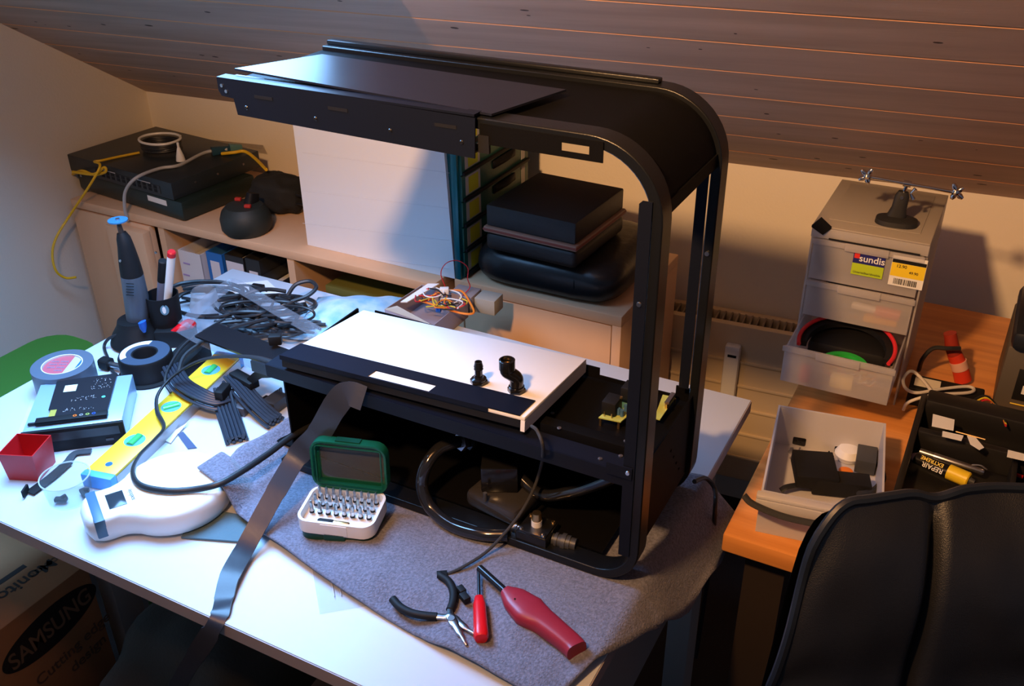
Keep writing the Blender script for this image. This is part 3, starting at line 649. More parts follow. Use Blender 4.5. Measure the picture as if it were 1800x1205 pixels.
loft([G(888, 1040, 0.029), G(905, 1053, 0.029), G(930, 1074, 0.028), G(955, 1092, 0.027), G(985, 1116, 0.026), G(1006, 1134, 0.025), G(1014, 1143, 0.025)],
     [(0.008, 0.008), (0.0175, 0.0105), (0.0225, 0.0125), (0.0165, 0.0125), (0.0145, 0.012), (0.014, 0.0115), (0.0138, 0.0113)], name='handle', m=REDD, parent=lg, n=UP, rect=3)
MB().cyl(G(905, 1052, 0.0395), G(905, 1052, 0.0405), 0.0012, seg=8).build('pin_hole', BLKM, lg)
sd_ = thing('screwdriver', 'small screwdriver with bright red handle lying on the towel', 'screwdriver', G(845, 1085, 0.014))
a, c, e = G(841, 1003, 0.021), G(842, 1048, 0.0225), G(846, 1123, 0.0225)
dd = (e-c).normalized()
MB().rings([a, c], 0.0022, 10).build('shaft', mat('dark_steel', (0.12, 0.12, 0.13), 0.35, metal=1), sd_)
L = (e-c).length
MB().rings([c+dd*L*t for t in (0, 0.03, 0.1, 0.22, 0.75, 0.93, 0.99, 1.0)], [0.0035, 0.0058, 0.0066, 0.0083, 0.009, 0.0095, 0.0075, 0.003], 18, rect=2.5).build('handle', mat('bright_red_plastic', (0.72, 0.006, 0.012), 0.3), sd_)
pl = thing('pliers', 'small needle nose pliers with black grips open on the towel', 'pliers', G(793, 1085, 0.014))
hA = [G(690, 1052, 0.020), G(703, 1066, 0.020), G(722, 1076, 0.020), G(745, 1081, 0.020), G(768, 1083, 0.020)]
hB = [G(773, 1010, 0.020), G(789, 1022, 0.020), G(797, 1040, 0.020), G(796, 1058, 0.020), G(791, 1072, 0.020)]
for hp in (hA, hB): MB().rings(smooth_path(hp, 6), [(0.0055, 0.0048)]*25, 14).build('grip', BLKM, pl)
b = MB(); b.rings(smooth_path([hA[-1], G(780, 1084, 0.020), G(793, 1085, 0.020), G(806, 1093, 0.020), G(822, 1106, 0.020), G(838, 1114, 0.020)], 4), [(0.004, 0.003)]*6+[(0.0058, 0.0032)]*6+[(0.0045, 0.003)]*4+[(0.0025, 0.002)]*4+[(0.0015, 0.0012)], 12, rect=3); b.build('jaw', STEEL, pl)
b = MB(); b.rings(smooth_path([hB[-1], G(791, 1080, 0.022), G(793, 1086, 0.022), G(801, 1100, 0.022), G(811, 1117, 0.022), G(820, 1133, 0.0205)], 4), [(0.004, 0.003)]*5+[(0.006, 0.0034)]*7+[(0.0045, 0.003)]*4+[(0.0025, 0.002)]*4+[(0.0012, 0.001)], 12, rect=3); b.build('jaw', STEEL, pl)
p = G(793, 1086, 0.0255); MB().cyl(p-Vector((0, 0, 0.002)), p+Vector((0, 0, 0.0008)), 0.0045, seg=18).build('pivot', STEEL, pl)
cc = thing('connector_clip', 'small black plastic connector beside the red screwdriver', 'connector', G(813, 1044, 0.014))
q = G(811, 1038, 0.02); MB().box((q.x, q.y, 0.0205), (0.012, 0.009, 0.010), rz=-0.5, bev=0.001).build('body', BLKM, cc)
q = G(817, 1050, 0.02); MB().box((q.x, q.y, 0.0205), (0.014, 0.010, 0.008), rz=-0.5, bev=0.001).build('latch', BLKM, cc)

# clear slotted plate half under the towel
gp = thing('clear_plate', 'nearly invisible clear slotted plastic plate by the towel front hem', 'plastic plate', G(605, 1030, 0))
q = [G(545, 975, 0.002), G(562, 1077, 0.002), G(664, 1060, 0.002), G(640, 985, 0.002)]
VCL = frosted('very_clear_plastic', (0.8, 0.82, 0.85), 0.90, 0.08)
MB().slab(q, 0.0015).build('plate', VCL, gp)
for k in range(5):
    a, c = G(580+k*12, 1005+k*5, 0.0026), G(588+k*12, 1048-k*2, 0.0026); MB().tube([a, c], 0.0007, 5).build('slot', LGRY, gp)

# ------------------------------------------------------------------ white kitchen scale
ks = thing('kitchen_scale', 'round white kitchen scale with grey display at the table front', 'scale', G(300, 870, 0))
cc_ = G(304, 846, 0.043); Rr = (G(400, 850, 0.043)-cc_).length*0.99
hd = G(158, 896, 0.040); ax = Vector((hd.x-cc_.x, hd.y-cc_.y, 0)); La = ax.length; ax.normalize(); ay = Vector((-ax.y, ax.x, 0))
def outline(s=1.0):
    P = []; hw = 0.038*s; ext = La+0.012; R_ = Rr*s
    a_ = math.asin(min(0.99, (hw+0.012)/R_))
    n = 40
    for k in range(n+1): t = a_+(2*PI-2*a_)*k/n; P.append(Vector((math.cos(t)*R_, math.sin(t)*R_)))
    nx = R_*math.cos(a_); 
    low = [Vector((nx+0.012, -hw-0.005)), Vector((nx+0.025, -hw)), Vector((ext-0.015*1, -hw)), Vector((ext-0.004, -hw+0.008)), Vector((ext-0.001+0.002*s, -hw*0.4)), Vector((ext-0.001+0.002*s, hw*0.4)), Vector((ext-0.004, hw-0.008)), Vector((ext-0.015, hw)), Vector((nx+0.025, hw)), Vector((nx+0.012, hw+0.005))]
    return P+low
def sw(p, z): return Vector((cc_.x, cc_.y, 0))+ax*p.x+ay*p.y+Vector((0, 0, z))
b = MB(); rings_ = []
for s_, z in ((0.90, 0.004), (0.97, 0.008), (1.0, 0.018), (1.0, 0.030), (0.975, 0.038), (0.93, 0.0425), (0.90, 0.0432)):
    rings_.append([b.bm.verts.new(sw(Vector((p.x*(s_ if p.x < Rr*0.9 else 1)*1.0-(0 if p.x < Rr*0.9 else (1-s_)*0.10), p.y*s_)), z)) for p in outline(1)])
for A_, B_ in zip(rings_, rings_[1:]):
    for i in range(len(A_)): b.face([A_[i], A_[(i+1) % len(A_)], B_[(i+1) % len(A_)], B_[i]])
b.face(rings_[0][::-1]); b.face(rings_[-1])
b.build('scale_body', WHT, ks, angle=55)
b = MB(); b.lathe((cc_.x, cc_.y, 0.0434), [(0, 0.0002), (Rr*0.80, 0.0002), (Rr*0.805, -0.0006), (Rr*0.82, -0.0006)], 48); b.build('platform', mat('scale_platform', (0.86, 0.86, 0.84), 0.3), ks)
def headbox(mb, u0, u1, w, z0, z1, bev=0): R_ = Matrix((ax, ay, Vector((0, 0, 1)))).transposed(); return mb.box(Vector((cc_.x, cc_.y, 0))+ax*((u0+u1)/2)+Vector((0, 0, (z0+z1)/2)), (u1-u0, w, z1-z0), rot=R_, bev=bev)
headbox(MB(), La-0.014, La+0.0005, 0.0768, 0.014, 0.0439, 0.002).build('grey_band', mat('slate_band', (0.06, 0.14, 0.22), 0.4), ks)
dsp = headbox(MB(), La-0.048, La-0.024, 0.036, 0.040, 0.0440, 0.0004).build('display', mat('dark_display', (0.03, 0.04, 0.05), 0.15), ks)
text('soehnle', 'lettering', ks, DKG, 0.009, frameM(Vector((cc_.x, cc_.y, 0.0437))+ax*(La-0.057), -ay, (0, 0, 1)), 0.0001)
for s2 in (1,):
    for k in range(3):
        q = Vector((cc_.x, cc_.y, 0.002))+Vector((math.cos(k*2.1), math.sin(k*2.1), 0))*Rr*0.7; MB().cyl((q.x, q.y, 0.0002), (q.x, q.y, 0.0041), 0.009, seg=14).build('foot', BLKM, ks)
o = MB().slab([G(318, 943, 0.0045), G(333, 918, 0.0045), G(385, 897, 0.0045), G(430, 905, 0.0045), G(445, 935, 0.0045), G(438, 952, 0.0045)], 0.003).build('cleaning_cloth', mat('teal_grey_cloth', (0.10, 0.17, 0.20), 0.9, bump=0.5)); tag(o, 'teal grey cloth corner between the kitchen scale and the towel', 'cloth')
# ------------------------------------------------------------------ left part of the table
# level
lv = thing('spirit_level', 'yellow spirit level with three vials lying across the left table', 'spirit level', (*G(280, 740, 0).xy, 0))
LH = 0.024
A0, A1 = G(152, 822, LH), G(185, 852, LH); B0, B1 = G(372, 618, LH), G(424, 632, LH)
ld = ((B0+B1)-(A0+A1)).normalized(); lw = Vector((ld.y, -ld.x, 0)); LO = (A0+A1)/2; LL = ((B0+B1)/2-LO).length; LW = 0.052
def lp(s, t, z): return Vector((LO.x, LO.y, 0))+ld*s+lw*t+Vector((0, 0, z))
def lbox(mb, s0, s1, t0, t1, z0, z1, bev=0): return mb.box(lp((s0+s1)/2, (t0+t1)/2, (z0+z1)/2), (s1-s0, t1-t0, z1-z0), rot=Matrix((ld, lw, UP)).transposed(), bev=bev)
b = MB(); lbox(b, 0.012, LL, -LW/2, LW/2, LH-0.004, LH, 0.0008); lbox(b, 0.012, LL, -LW/2, LW/2, 0.0005, 0.0045, 0.0008); lbox(b, 0.012, LL, -0.009, 0.009, 0.0045, LH-0.004); b.build('level_body', YEL, lv)
b = MB(); lbox(b, 0.012, LL, LW/2-0.0035, LW/2+0.0008, 0.0003, LH-0.0042); lbox(b, 0.012, LL, -LW/2-0.0008, -LW/2+0.0035, 0.0003, LH-0.0042); b.build('side_rails', mat('grey_aluminium', (0.45, 0.45, 0.46), 0.4, metal=0.6), lv)
for s0, s1 in ((-0.002, 0.012), (LL, LL+0.012)): lbox(MB(), s0, s1, -LW/2-0.001, LW/2+0.001, 0.0002, LH+0.0005, 0.002).build('end_cap', LBLUE, lv)
for f_, el in ((0.26, 0), (0.53, 1), (0.86, 0)):
    c = lp(LL*f_, 0, LH); vr = 0.0165
    MB().lathe(c, [(0, 0.0004), (vr, 0.0004), (vr, -0.001)], 28).build('vial_ring', LBLUE, lv)
    b = MB(); dd = ld if not el else (ld+lw).normalized(); b.rings([c+dd*(-vr*0.8)+UP*0.001, c+dd*(vr*0.8)+UP*0.001], 0.0062, 14, flat=0.6); b.build('vial', GREEN, lv)
MB().lathe(lp(LL*0.085, 0, LH), [(0, 0.0004), (0.0055, 0.0004), (0.0055, -0.001)], 20).build('hang_hole', BLUE, lv)

# optical drive, sound card on top
q = [G(66, 672, 0.042), G(221, 652, 0.042), G(214, 740, 0.042), G(36, 762, 0.042)]
ud = (q[2]-q[3]).normalized(); vd = Vector((-ud.y, ud.x, 0)); W0 = (q[2]-q[3]).length; O0 = Vector((q[3].x, q[3].y, 0)); D0 = 0.150
RO = Matrix((ud, vd, UP)).transposed()
def ob(mb, a, b_, bev=0):
    a, b_ = Vector(a), Vector(b_); c = (a+b_)/2; return mb.box(O0+ud*c.x+vd*c.y+UP*c.z, [abs(x) for x in (b_-a)], rot=RO, bev=bev)
od = thing('optical_drive', 'flat pale blue metal drive with black front bezel under the sound card', 'drive', O0+ud*W0/2+vd*D0/2)
ob(MB(), (0.001, 0.006, 0.0005), (W0-0.001, D0, 0.041), 0.001).build('metal_shell', mat('pale_blue_metal', (0.42, 0.60, 0.80), 0.35, metal=0.4), od)
ob(MB(), (-0.001, -0.001, 0), (W0+0.001, 0.0055, 0.0415), 0.001).build('bezel', BLKM, od)
ob(MB(), (0.006, -0.0022, 0.021), (W0-0.006, -0.0012, 0.036), 0).build('disc_tray_door', mat('black_satin', (0.02, 0.02, 0.022), 0.35), od)
ob(MB(), (W0-0.03, -0.0022, 0.010), (W0-0.018, -0.0012, 0.014)).build('eject_button', DKG, od)
sc0 = thing('sound_card', 'black sound card with coloured jacks lying on the drive', 'sound card', O0+ud*0.08+vd*0.09+UP*0.0425)
z = 0.0435
def on(u, v): p = G(u, v, z+0.002); d = p-O0; return d.dot(ud), d.dot(vd)
K = [on(*p) for p in ((100, 670), (206, 655), (200, 722), (78, 738))]
b = MB(); pts_ = [K[0], K[1], (K[1][0]+0.002, K[2][1]+0.004), (K[3][0], K[3][1]+0.004), (K[3][0], K[3][1]+0.022), (K[3][0]+0.010, K[3][1]+0.022), (K[0][0]+0.004, K[0][1]-0.030)]
pts_ = [K[0], (K[0][0]+0.003, K[3][1]+0.030), (K[3][0]+0.004, K[3][1]+0.030), (K[3][0]+0.004, K[3][1]+0.004), (K[1][0], K[2][1]+0.002), K[1]]
b.slab([O0+ud*x+vd*y+UP*(z+0.002) for x, y in pts_], 0.0016); b.build('board', PCBM, sc0)
kx0, kx1, ky0 = K[3][0]-0.012, K[1][0], K[3][1]+0.0
b = MB(); ob(b, (kx0, ky0-0.012, z+0.0), (kx1+0.002, ky0+0.003, z+0.006), 0.0005); ob(b, (kx0-0.012, ky0-0.008, z), (kx0-0.0005, ky0-0.003, z+0.002)); b.build('slot_bracket', BLKM, sc0)
for i, cm in enumerate((mat('orange_jack', (0.9, 0.18, 0.02), 0.4), mat('grey_jack', (0.3, 0.3, 0.33), 0.4), mat('lime_jack', (0.35, 0.42, 0.1), 0.4), mat('blue_jack', (0.03, 0.1, 0.5), 0.4))):
    x = kx0+(kx1-kx0)*(0.56+i*0.09); b = MB(); b.lathe(O0+ud*x+vd*(ky0-0.0045)+UP*(z+0.006), [(0.0030, 0), (0.0030, 0.0008), (0.0017, 0.0008), (0.0017, 0.0002)], 14); b.build('jack_ring', cm, sc0)
b = MB(); q_ = on(123, 682); ob(b, (q_[0]-0.009, q_[1]-0.011, z+0.0021), (q_[0]+0.011, q_[1]+0.010, z+0.0024)); b.build('paper_label', mat('mint_label', (0.75, 0.85, 0.78), 0.6), sc0)
b = MB(); rr_ = random.Random(2)
for i in range(90):
    gx, gy = rr_.choice([(0.25+0.5*(rr_.random()), 0.12+0.03*rr_.randint(0, 2)), (0.3+0.45*rr_.random(), 0.35+0.12*rr_.random()), (0.6+0.35*rr_.random(), 0.62+0.28*rr_.random())])
    x = K[3][0]+(kx1-K[3][0])*gx; y = K[3][1]+(K[0][1]-K[3][1])*gy+0.004; s_ = 0.0006
    ob(b, (x, y, z+0.002), (x+s_*rr_.choice((1, 1, 2.2)), y+s_*rr_.choice((1, 2)), z+0.0024))
b.build('solder_joints', mat('solder', (0.65, 0.65, 0.66), 0.4), sc0)['kind'] = 'stuff'
q_ = on(182, 697); MB().lathe(O0+ud*q_[0]+vd*q_[1]+UP*(z+0.002), [(0, 0.0006), (0.0032, 0.0006), (0.0032, 0)], 14).build('mint_sticker', mat('mint_dot', (0.1, 0.5, 0.4), 0.5), sc0)
b = MB(); ob(b, (K[3][0]+0.0042, K[3][1]+0.006, z+0.0018), (K[3][0]+0.014, K[3][1]+0.028, z+0.0023)); b.build('edge_contacts', mat('gold_contacts', (0.75, 0.62, 0.12), 0.35, metal=0.5), sc0)
# pale paper sleeve under the drive
o = MB().slab([G(58, 695, 0.0012), G(103, 690, 0.0012), G(80, 760, 0.0012), G(30, 764, 0.0012)], 0.001).build('paper_sheet', mat('pale_blue_paper', (0.62, 0.72, 0.85), 0.7)); tag(o, 'pale blue sheet under the left side of the drive', 'paper')

# red open box
c = (G(0, 795, 0.05)+G(85, 768, 0.05))/2; ra = math.atan2(*(lambda d: (d.y, d.x))(G(85, 768, 0.05)-G(25, 765, 0.05)))
rb_ = thing('red_box', 'small open red plastic box beside the black drive', 'box', (c.x, c.y, 0.0002), ra, local=True)
S_ = 0.056
b = MB(); t = MB()
def taperbox(mb, s0, s1, h, th, floor):
    A = [(-1, -1), (1, -1), (1, 1), (-1, 1)]
    v = [[mb.bm.verts.new((x*s/2, y*s/2, z)) for x, y in A] for s, z in ((s0, 0), (s1, h), (s1-2*th, h), (s0-2*th, floor))]
    mb.face(v[0][::-1])
    for a_, b_ in zip(v, v[1:]):
        for i in range(4): mb.face([a_[i], a_[(i+1) % 4], b_[(i+1) % 4], b_[i]])
    mb.face(v[3]); return mb
taperbox(b, S_*0.88, S_, 0.05, 0.0015, 0.002); b.build('box_shell', RED, rb_)
sc2 = MB(); sc2.lathe((c.x+0.008, c.y+0.004, 0.0024), [(0.003, 0), (0.003, 0.002), (0.0015, 0.003), (0.0015, 0.008), (0, 0.008)], 10); o = sc2.build('screw', STEEL); tag(o, 'single small screw inside the red box', 'screw')

# clear jar with a few black parts
cj = G(114, 838, 0.040); jr = (G(157, 833, 0.04)-G(72, 840, 0.04)).length/2
jar = thing('clear_jar', 'round clear plastic jar between the red box and kitchen scale', 'jar', (cj.x, cj.y, 0.0003), local=True)
b = MB(); b.lathe((0, 0, 0), [(0, 0.0), (jr*0.84, 0), (jr*0.9, 0.003), (jr, 0.036), (jr*1.03, 0.037), (jr*1.03, 0.041), (jr*0.99, 0.041), (jr*0.97, 0.036), (jr*0.87, 0.004), (jr*0.8, 0.002), (0, 0.002)], 40); b.build('jar_body', CLEAR, jar)
b = MB(); b.lathe((0, 0, 0.0412), [(jr*1.0, 0), (jr*1.05, 0), (jr*1.05, 0.0015), (jr*1.0, 0.0015), (jr*1.0, 0)], 40); b.build('rim', frosted('clear_rim', (0.8, 0.82, 0.85), 0.5, 0.1), jar)
for (u, v, s_, a_) in ((108, 880, 0.014, 0.5), (148, 868, 0.014, -0.4)):
    q = G(u, v, 0.004); o = MB().box((q.x, q.y, 0.007), (s_*1.3, s_*0.6, 0.006), rz=a_, bev=0.001).box((q.x+0.004, q.y+0.003, 0.011), (s_*0.5, s_*0.3, 0.006), rz=a_+0.9).build('small_clip', BLKM); tag(o, 'small black plastic clip inside the clear jar, %s' % ('nearer the table edge' if u < 120 else 'nearer the scale'), 'clip')
# expansion slot bracket and sleeve strips
def flatstrip(pts, w_, name, m_, label, cat, z_=0.003, th=0.002):
    o = MB().ribbon([G(u, v, z_) for u, v in pts], w_, th, UP, 4).build(name, m_); return tag(o, label, cat)
sb = thing('slot_bracket', 'black metal slot bracket lying beside the clear jar', 'bracket', G(70, 850, 0))
MB().ribbon([G(52, 866, 0.004), G(90, 838, 0.004), G(120, 812, 0.004)], 0.017, 0.0015, UP, 4).build('bracket_plate', BLKM, sb)
b = MB(); q = G(52, 866, 0.004); b.box((q.x-0.004, q.y-0.003, 0.0085), (0.003, 0.018, 0.012), rz=0.5); b.build('bent_tab', BLKM, sb)
flatstrip([(118, 812), (132, 796), (160, 792)], 0.012, 'perforated_strip', DKG, 'dark perforated strip between the red box and the level', 'strip', 0.0045)

# duct tape
c = G(109, 640, 0.050); R_ = (G(165, 630, 0.05)-G(53, 648, 0.05)).length/2
dt = thing('duct_tape_roll', 'big grey duct tape roll with red and blue label inside', 'tape roll', (c.x, c.y, 0.0002), local=True)
b = MB(); b.lathe((0, 0, 0), [(R_*0.66, 0.001), (R_, 0.0), (R_, 0.050), (R_*0.66, 0.050), (R_*0.66, 0.001)], 48); b.build('tape', mat('grey_tape', (0.10, 0.125, 0.165), 0.4), dt)
b = MB(); b.lathe((0, 0, 0), [(R_*0.62, 0.001), (R_*0.66, 0.001), (R_*0.66, 0.0505), (R_*0.63, 0.0505), (R_*0.62, 0.001)], 48); b.build('core', PAPER, dt)
def wedge(mb, r, a0, a1, x0, x1, z0):      # part of a disc between two chords across x
    P = []; n = 24
    for k in range(n+1):
        x = x0+(x1-x0)*k/n; P.append((x, math.sqrt(max(0, r*r-x*x))))
    for k in range(n, -1, -1):
        x = x0+(x1-x0)*k/n; P.append((x, -math.sqrt(max(0, r*r-x*x))))
    Q = []
    for p in P:
        if not Q or (Vector(p)-Vector(Q[-1])).length > 1e-5: Q.append(p)
    if (Vector(Q[0])-Vector(Q[-1])).length < 1e-5: Q.pop()
    return mb.prism(Q, z0, z0+0.0006, Matrix.Rotation(a0, 4, 'Z'))
rr0 = R_*0.615; az = 0.48
wedge(MB(), rr0, az, 0, -rr0, rr0*0.32, 0.047).build('red_label', mat('red_label', (0.55, 0.10, 0.13), 0.5), dt)
wedge(MB(), rr0, az, 0, rr0*0.321, rr0*0.80, 0.047).build('white_label', mat('label_white_blue', (0.55, 0.66, 0.80), 0.5), dt)
wedge(MB(), rr0, az, 0, rr0*0.801, rr0, 0.047).build('blue_label', BLUE, dt)
PTX = mat('label_print_grey', (0.32, 0.20, 0.28), 0.6)
for i, yy in enumerate((-0.52, -0.2, 0.12, 0.42)):
    for j, xx in enumerate((-0.55, -0.02)):
        if abs(yy)+abs(xx) > 1.0: continue
        p = Matrix.Translation((c.x, c.y, 0.0479)) @ Matrix.Rotation(az, 4, 'Z') @ Matrix.Translation((rr0*xx, rr0*yy, 0))
        MM = Matrix.Rotation(az, 4, 'Z'); text('tesa', 'lettering', dt, PTX, 0.009, Matrix.Translation((0, 0, 0.0479)) @ MM @ Matrix.Translation((rr0*xx, rr0*yy, 0)), 0.0001)

# black tape dispenser / spool with white crescent label
c = G(254, 620, 0.046); R_ = 0.047
ts = thing('tape_spool', 'fat black spool with a white crescent label by the rotary tool', 'spool', (c.x, c.y, 0.0002), local=True)
b = MB(); b.lathe((0, 0, 0), [(0.02, 0.0), (R_*1.12, 0.0), (R_*1.14, 0.004), (R_*1.0, 0.006), (R_*1.0, 0.042), (R_*0.96, 0.046), (0.021, 0.046), (0.02, 0.044), (0.02, 0.0)], 48); b.build('spool_body', BLKM, ts)
b = MB(); b.lathe((0, 0, 0.0461), [(0.0235, 0), (R_*0.93, 0), (R_*0.93, 0.0005), (0.0235, 0.0005), (0.0235, 0)], 48); b.build('blue_grey_face', mat('blue_grey_face', (0.05, 0.075, 0.115), 0.3), ts)
P = [(math.cos(a)*R_*0.9, math.sin(a)*R_*0.9) for a in [math.radians(100+k*8) for k in range(17)]]+[(math.cos(a)*R_*0.66-0.002, math.sin(a)*R_*0.62) for a in [math.radians(228-k*8) for k in range(17)]]
MB().prism(P, 0.0467, 0.0470, Matrix.Rotation(0.3, 4, 'Z')).build('white_label', PAPER, ts)
# thin black lead at the far left around the spool
o = MB().tube([G(206, 588, 0.03), G(190, 596, 0.02), G(183, 610, 0.006), G(190, 630, 0.004), G(196, 650, 0.004), G(215, 668, 0.004)], 0.003, 8).build('power_lead', RUB); tag(o, 'thin black lead hooked around the left of the black spool', 'cable')
# chrome part next to the spool
ch = thing('plug', 'black plug with shiny metal barrel left of the black spool', 'plug', G(203, 642, 0)); a_, b_ = G(194, 640, 0.012), G(219, 646, 0.012)
MB().rings([a_, b_], 0.006, 14).build('metal_barrel', STEEL, ch); MB().rings([a_-(b_-a_)*0.6, a_], 0.0105, 12, rect=4).build('plug_body', BLKM, ch)

# rotary tool on its charging stand
s0 = G(245, 600, 0.0); rt = thing('rotary_tool', 'grey and black rotary tool with a blue cutting disc in its stand', 'rotary tool', (s0.x, s0.y, 0))
b = MB(); b.lathe((s0.x, s0.y, 0.0), [(0, 0), (0.048, 0), (0.052, 0.006), (0.046, 0.022), (0.034, 0.040), (0.031, 0.050), (0, 0.052)], 32); b.build('stand', BLKM, rt)
yy = s0.y+0.006
ax_ = [Y(244, 592, yy), Y(243, 560, yy), Y(239, 520, yy), Y(232, 482, yy), Y(226, 455, yy), Y(221, 432, yy), Y(217, 418, yy), Y(213, 408, yy)]
rad = [0.019, 0.0215, 0.0225, 0.0205, 0.0175, 0.0135, 0.0115, 0.008]
b = MB(); b.rings(ax_[:4], rad[:4], 24); b.build('motor_housing', mat('blue_grey_housing', (0.075, 0.095, 0.125), 0.4), rt)
b = MB(); b.rings([ax_[3], ax_[3]*0.5+ax_[4]*0.5, ax_[4], ax_[5], ax_[6], ax_[7]], [0.0206, 0.0195, 0.018, 0.0145, 0.0125, 0.008], 24); b.build('nose_grip', BLKM, rt)
b = MB(); b.rings([ax_[7], Y(210, 398, yy), Y(208, 390, yy)], [0.005, 0.0045, 0.0035], 14); b.build('collet', STEEL if False else DKG, rt)
e_ = Y(207, 387, yy); tn = (ax_[7]-ax_[5]).normalized()
b = MB(); b.rings([e_-UP*0.0012, e_+UP*0.0012], 0.0175, 30); b.build('cutting_disc', mat('blue_disc', (0.03, 0.14, 0.28), 0.4), rt)
MB().rings([e_+UP*0.0013, e_+UP*0.0035], 0.004, 12).build('disc_screw', STEEL, rt)
f0 = Y(252, 575, yy-0.024); b = MB(); b.rings([f0+UP*0.012, f0, f0-UP*0.010], [(0.009, 0.004), (0.008, 0.004), (0.003, 0.003)], 16); b.build('blue_button', BLUE, rt)
for k in range(5):
    a_, c_ = Y(222, 498+k*5, yy-0.023), Y(235, 499+k*5, yy-0.0235); MB().tube([a_, c_], 0.0008, 5).build('vent_slot', BLKM, rt)
f1_ = Y(212, 458, yy-0.019); MB().rings([f1_, f1_-Vector((0, 0.002, 0))], 0.0025, 10).build('screw', STEEL, rt)

# pen cup with two markers
c = G(300, 594, 0.0); pcu = thing('pen_cup', 'black pen cup with a round printed crest', 'pen cup', (c.x, c.y, 0.0002), local=True)
hC = (Y(297, 520, c.y).z)
b = MB(); b.lathe((0, 0, 0), [(0, 0), (0.027, 0), (0.031, hC), (0.029, hC), (0.0255, 0.003), (0, 0.003)], 30); b.build('cup_body', BLKM, pcu)
e = Y(303, 556, c.y-0.031)-Vector((c.x, c.y, 0)); dirc = Vector((CAMP.x-c.x, CAMP.y-c.y, 0)).normalized()
b = MB(); pc_ = dirc*0.0298+UP*(e.z); Mx = frameM(pc_, dirc.cross(UP)*-1, dirc); P = [(0.0078*math.cos(k*PI/12), 0.0105*math.sin(k*PI/12)) for k in range(24)]
b.prism(P, 0, 0.0006, Mx); b.build('crest', mat('crest_blue', (0.12, 0.25, 0.33), 0.5), pcu)
P = [(0.0035*math.cos(k*PI/4)-0.001, 0.0075*math.sin(k*PI/4)) for k in range(8)]; MB().prism(P, 0.0006, 0.0010, Mx).build('crest_figure', PAPER, pcu)
def marker(u0, v0, u1, v1, ybase, r, mb_, mcap, label, capf):
    a, e = Y(u0, v0, ybase), Y(u1, v1, ybase); t = thing('marker_pen', label, 'pen', a); d = e-a
    MB().rings([a, a+d*capf], r, 18).build('barrel', mb_, t); MB().rings([a+d*capf, a+d*0.985, e], [r*1.06, r*1.06, r*0.8], 18).build('cap', mcap, t)
marker(292, 560, 302, 441, c.y+0.004, 0.0075, WHT, RED, 'white marker with red cap end standing in the black pen cup', 0.93)
marker(281, 560, 287, 457, c.y+0.006, 0.0082, mat('grey_barrel', (0.16, 0.18, 0.26), 0.4), BLKM, 'grey marker with black cap standing in the pen cup', 0.66)

# CD spindle / clear dome and plastic bag behind the cup
q = G(322, 590, 0); dm = thing('clear_bag', 'crumpled clear plastic bag behind the black pen cup', 'bag', (q.x, q.y+0.03, 0))
def bagf(u, v):
    a = u*2*PI; r = 0.036*(1-0.35*v)*(1+0.12*noise.noise(Vector((math.cos(a)*2, math.sin(a)*2, v*4)))); return Vector((q.x+0.012+r*math.cos(a), q.y+0.06+r*math.sin(a), 0.001+v*0.075))
MB().grid(bagf, 28, 8).build('bag_film', frosted('bag_film', (0.7, 0.78, 0.86), 0.55, 0.15), dm)

# red clamp behind the black box
rc_ = thing('spring_clamp', 'red and black plastic clamp beside the pen cup', 'clamp', G(320, 585, 0))
c0 = G(320, 578, 0.026)
loft([G(300, 585, 0.030), G(315, 578, 0.036), G(332, 570, 0.040), G(342, 574, 0.036)], [(0.003, 0.004), (0.009, 0.008), (0.012, 0.010), (0.007, 0.006)], name='red_jaw', m=mat('bright_red_plastic', (0.72, 0.006, 0.012), 0.3), parent=rc_, n=UP)
b = MB(); q1, q2 = G(276, 592, 0.018), G(345, 590, 0.018); dd = (q2-q1).normalized(); b.box((q1+q2)/2, ((q2-q1).length, 0.028, 0.035), rz=math.atan2(dd.y, dd.x), bev=0.003); b.build('black_handle', BLKM, rc_)

# black sleeved loop cable over level and scale
pts_ = [Y(492, 640, 0.93), Y(450, 628, 0.95), G(400, 626, 0.115), G(350, 634, 0.085), G(305, 660, 0.06), G(278, 692, 0.044), G(276, 722, 0.036), G(288, 750, 0.035), G(272, 772, 0.036), G(245, 800, 0.040), G(233, 828, 0.048), G(246, 852, 0.0495), G(290, 862, 0.0495), G(340, 860, 0.0495), G(385, 850, 0.056), G(425, 828, 0.055), G(470, 798, 0.050), G(515, 765, 0.048), G(560, 742, 0.040)]
o = MB().tube(pts_, 0.0048, 10, 6, flat=0.55, n=None).build('loop_cable', RUB); tag(o, 'flat black sleeved cable looping over the level and kitchen scale', 'cable')

# power supply cable bundles
def bundle(name, label, paths, r, mats_, offs, seg=7):
    t = thing(name, label, 'cable bundle', paths[0][0])
    for ip, path in enumerate(paths):
        P = smooth_path(path, 6)
        b = MB()
        for (a_, h_) in offs:
            Q = []
            for i, p in enumerate(P):
                tt = (P[min(i+1, len(P)-1)]-P[max(i-1, 0)]).normalized(); sd = tt.cross(UP).normalized(); Q.append(p+sd*a_+UP*h_)
            b.rings(Q, r, seg)
        b.build('cable_strands', mats_, t)
    return t
offs = [(-0.016+0.0053*i, 0.003+(i % 2)*0.0045) for i in range(7)]+[(-0.012+0.006*i, 0.0115) for i in range(5)]
t = bundle('cable_bundle', 'curved flat bundle of slate sleeved cables over the yellow level', [[G(302, 652, 0.028), G(320, 680, 0.028), G(350, 700, 0.027), G(382, 712, 0.018), G(402, 708, 0.016)], [G(392, 690, 0.024), G(398, 720, 0.012), G(408, 750, 0.004), G(417, 778, 0.002)]], 0.0030, NAVYC, offs[:])
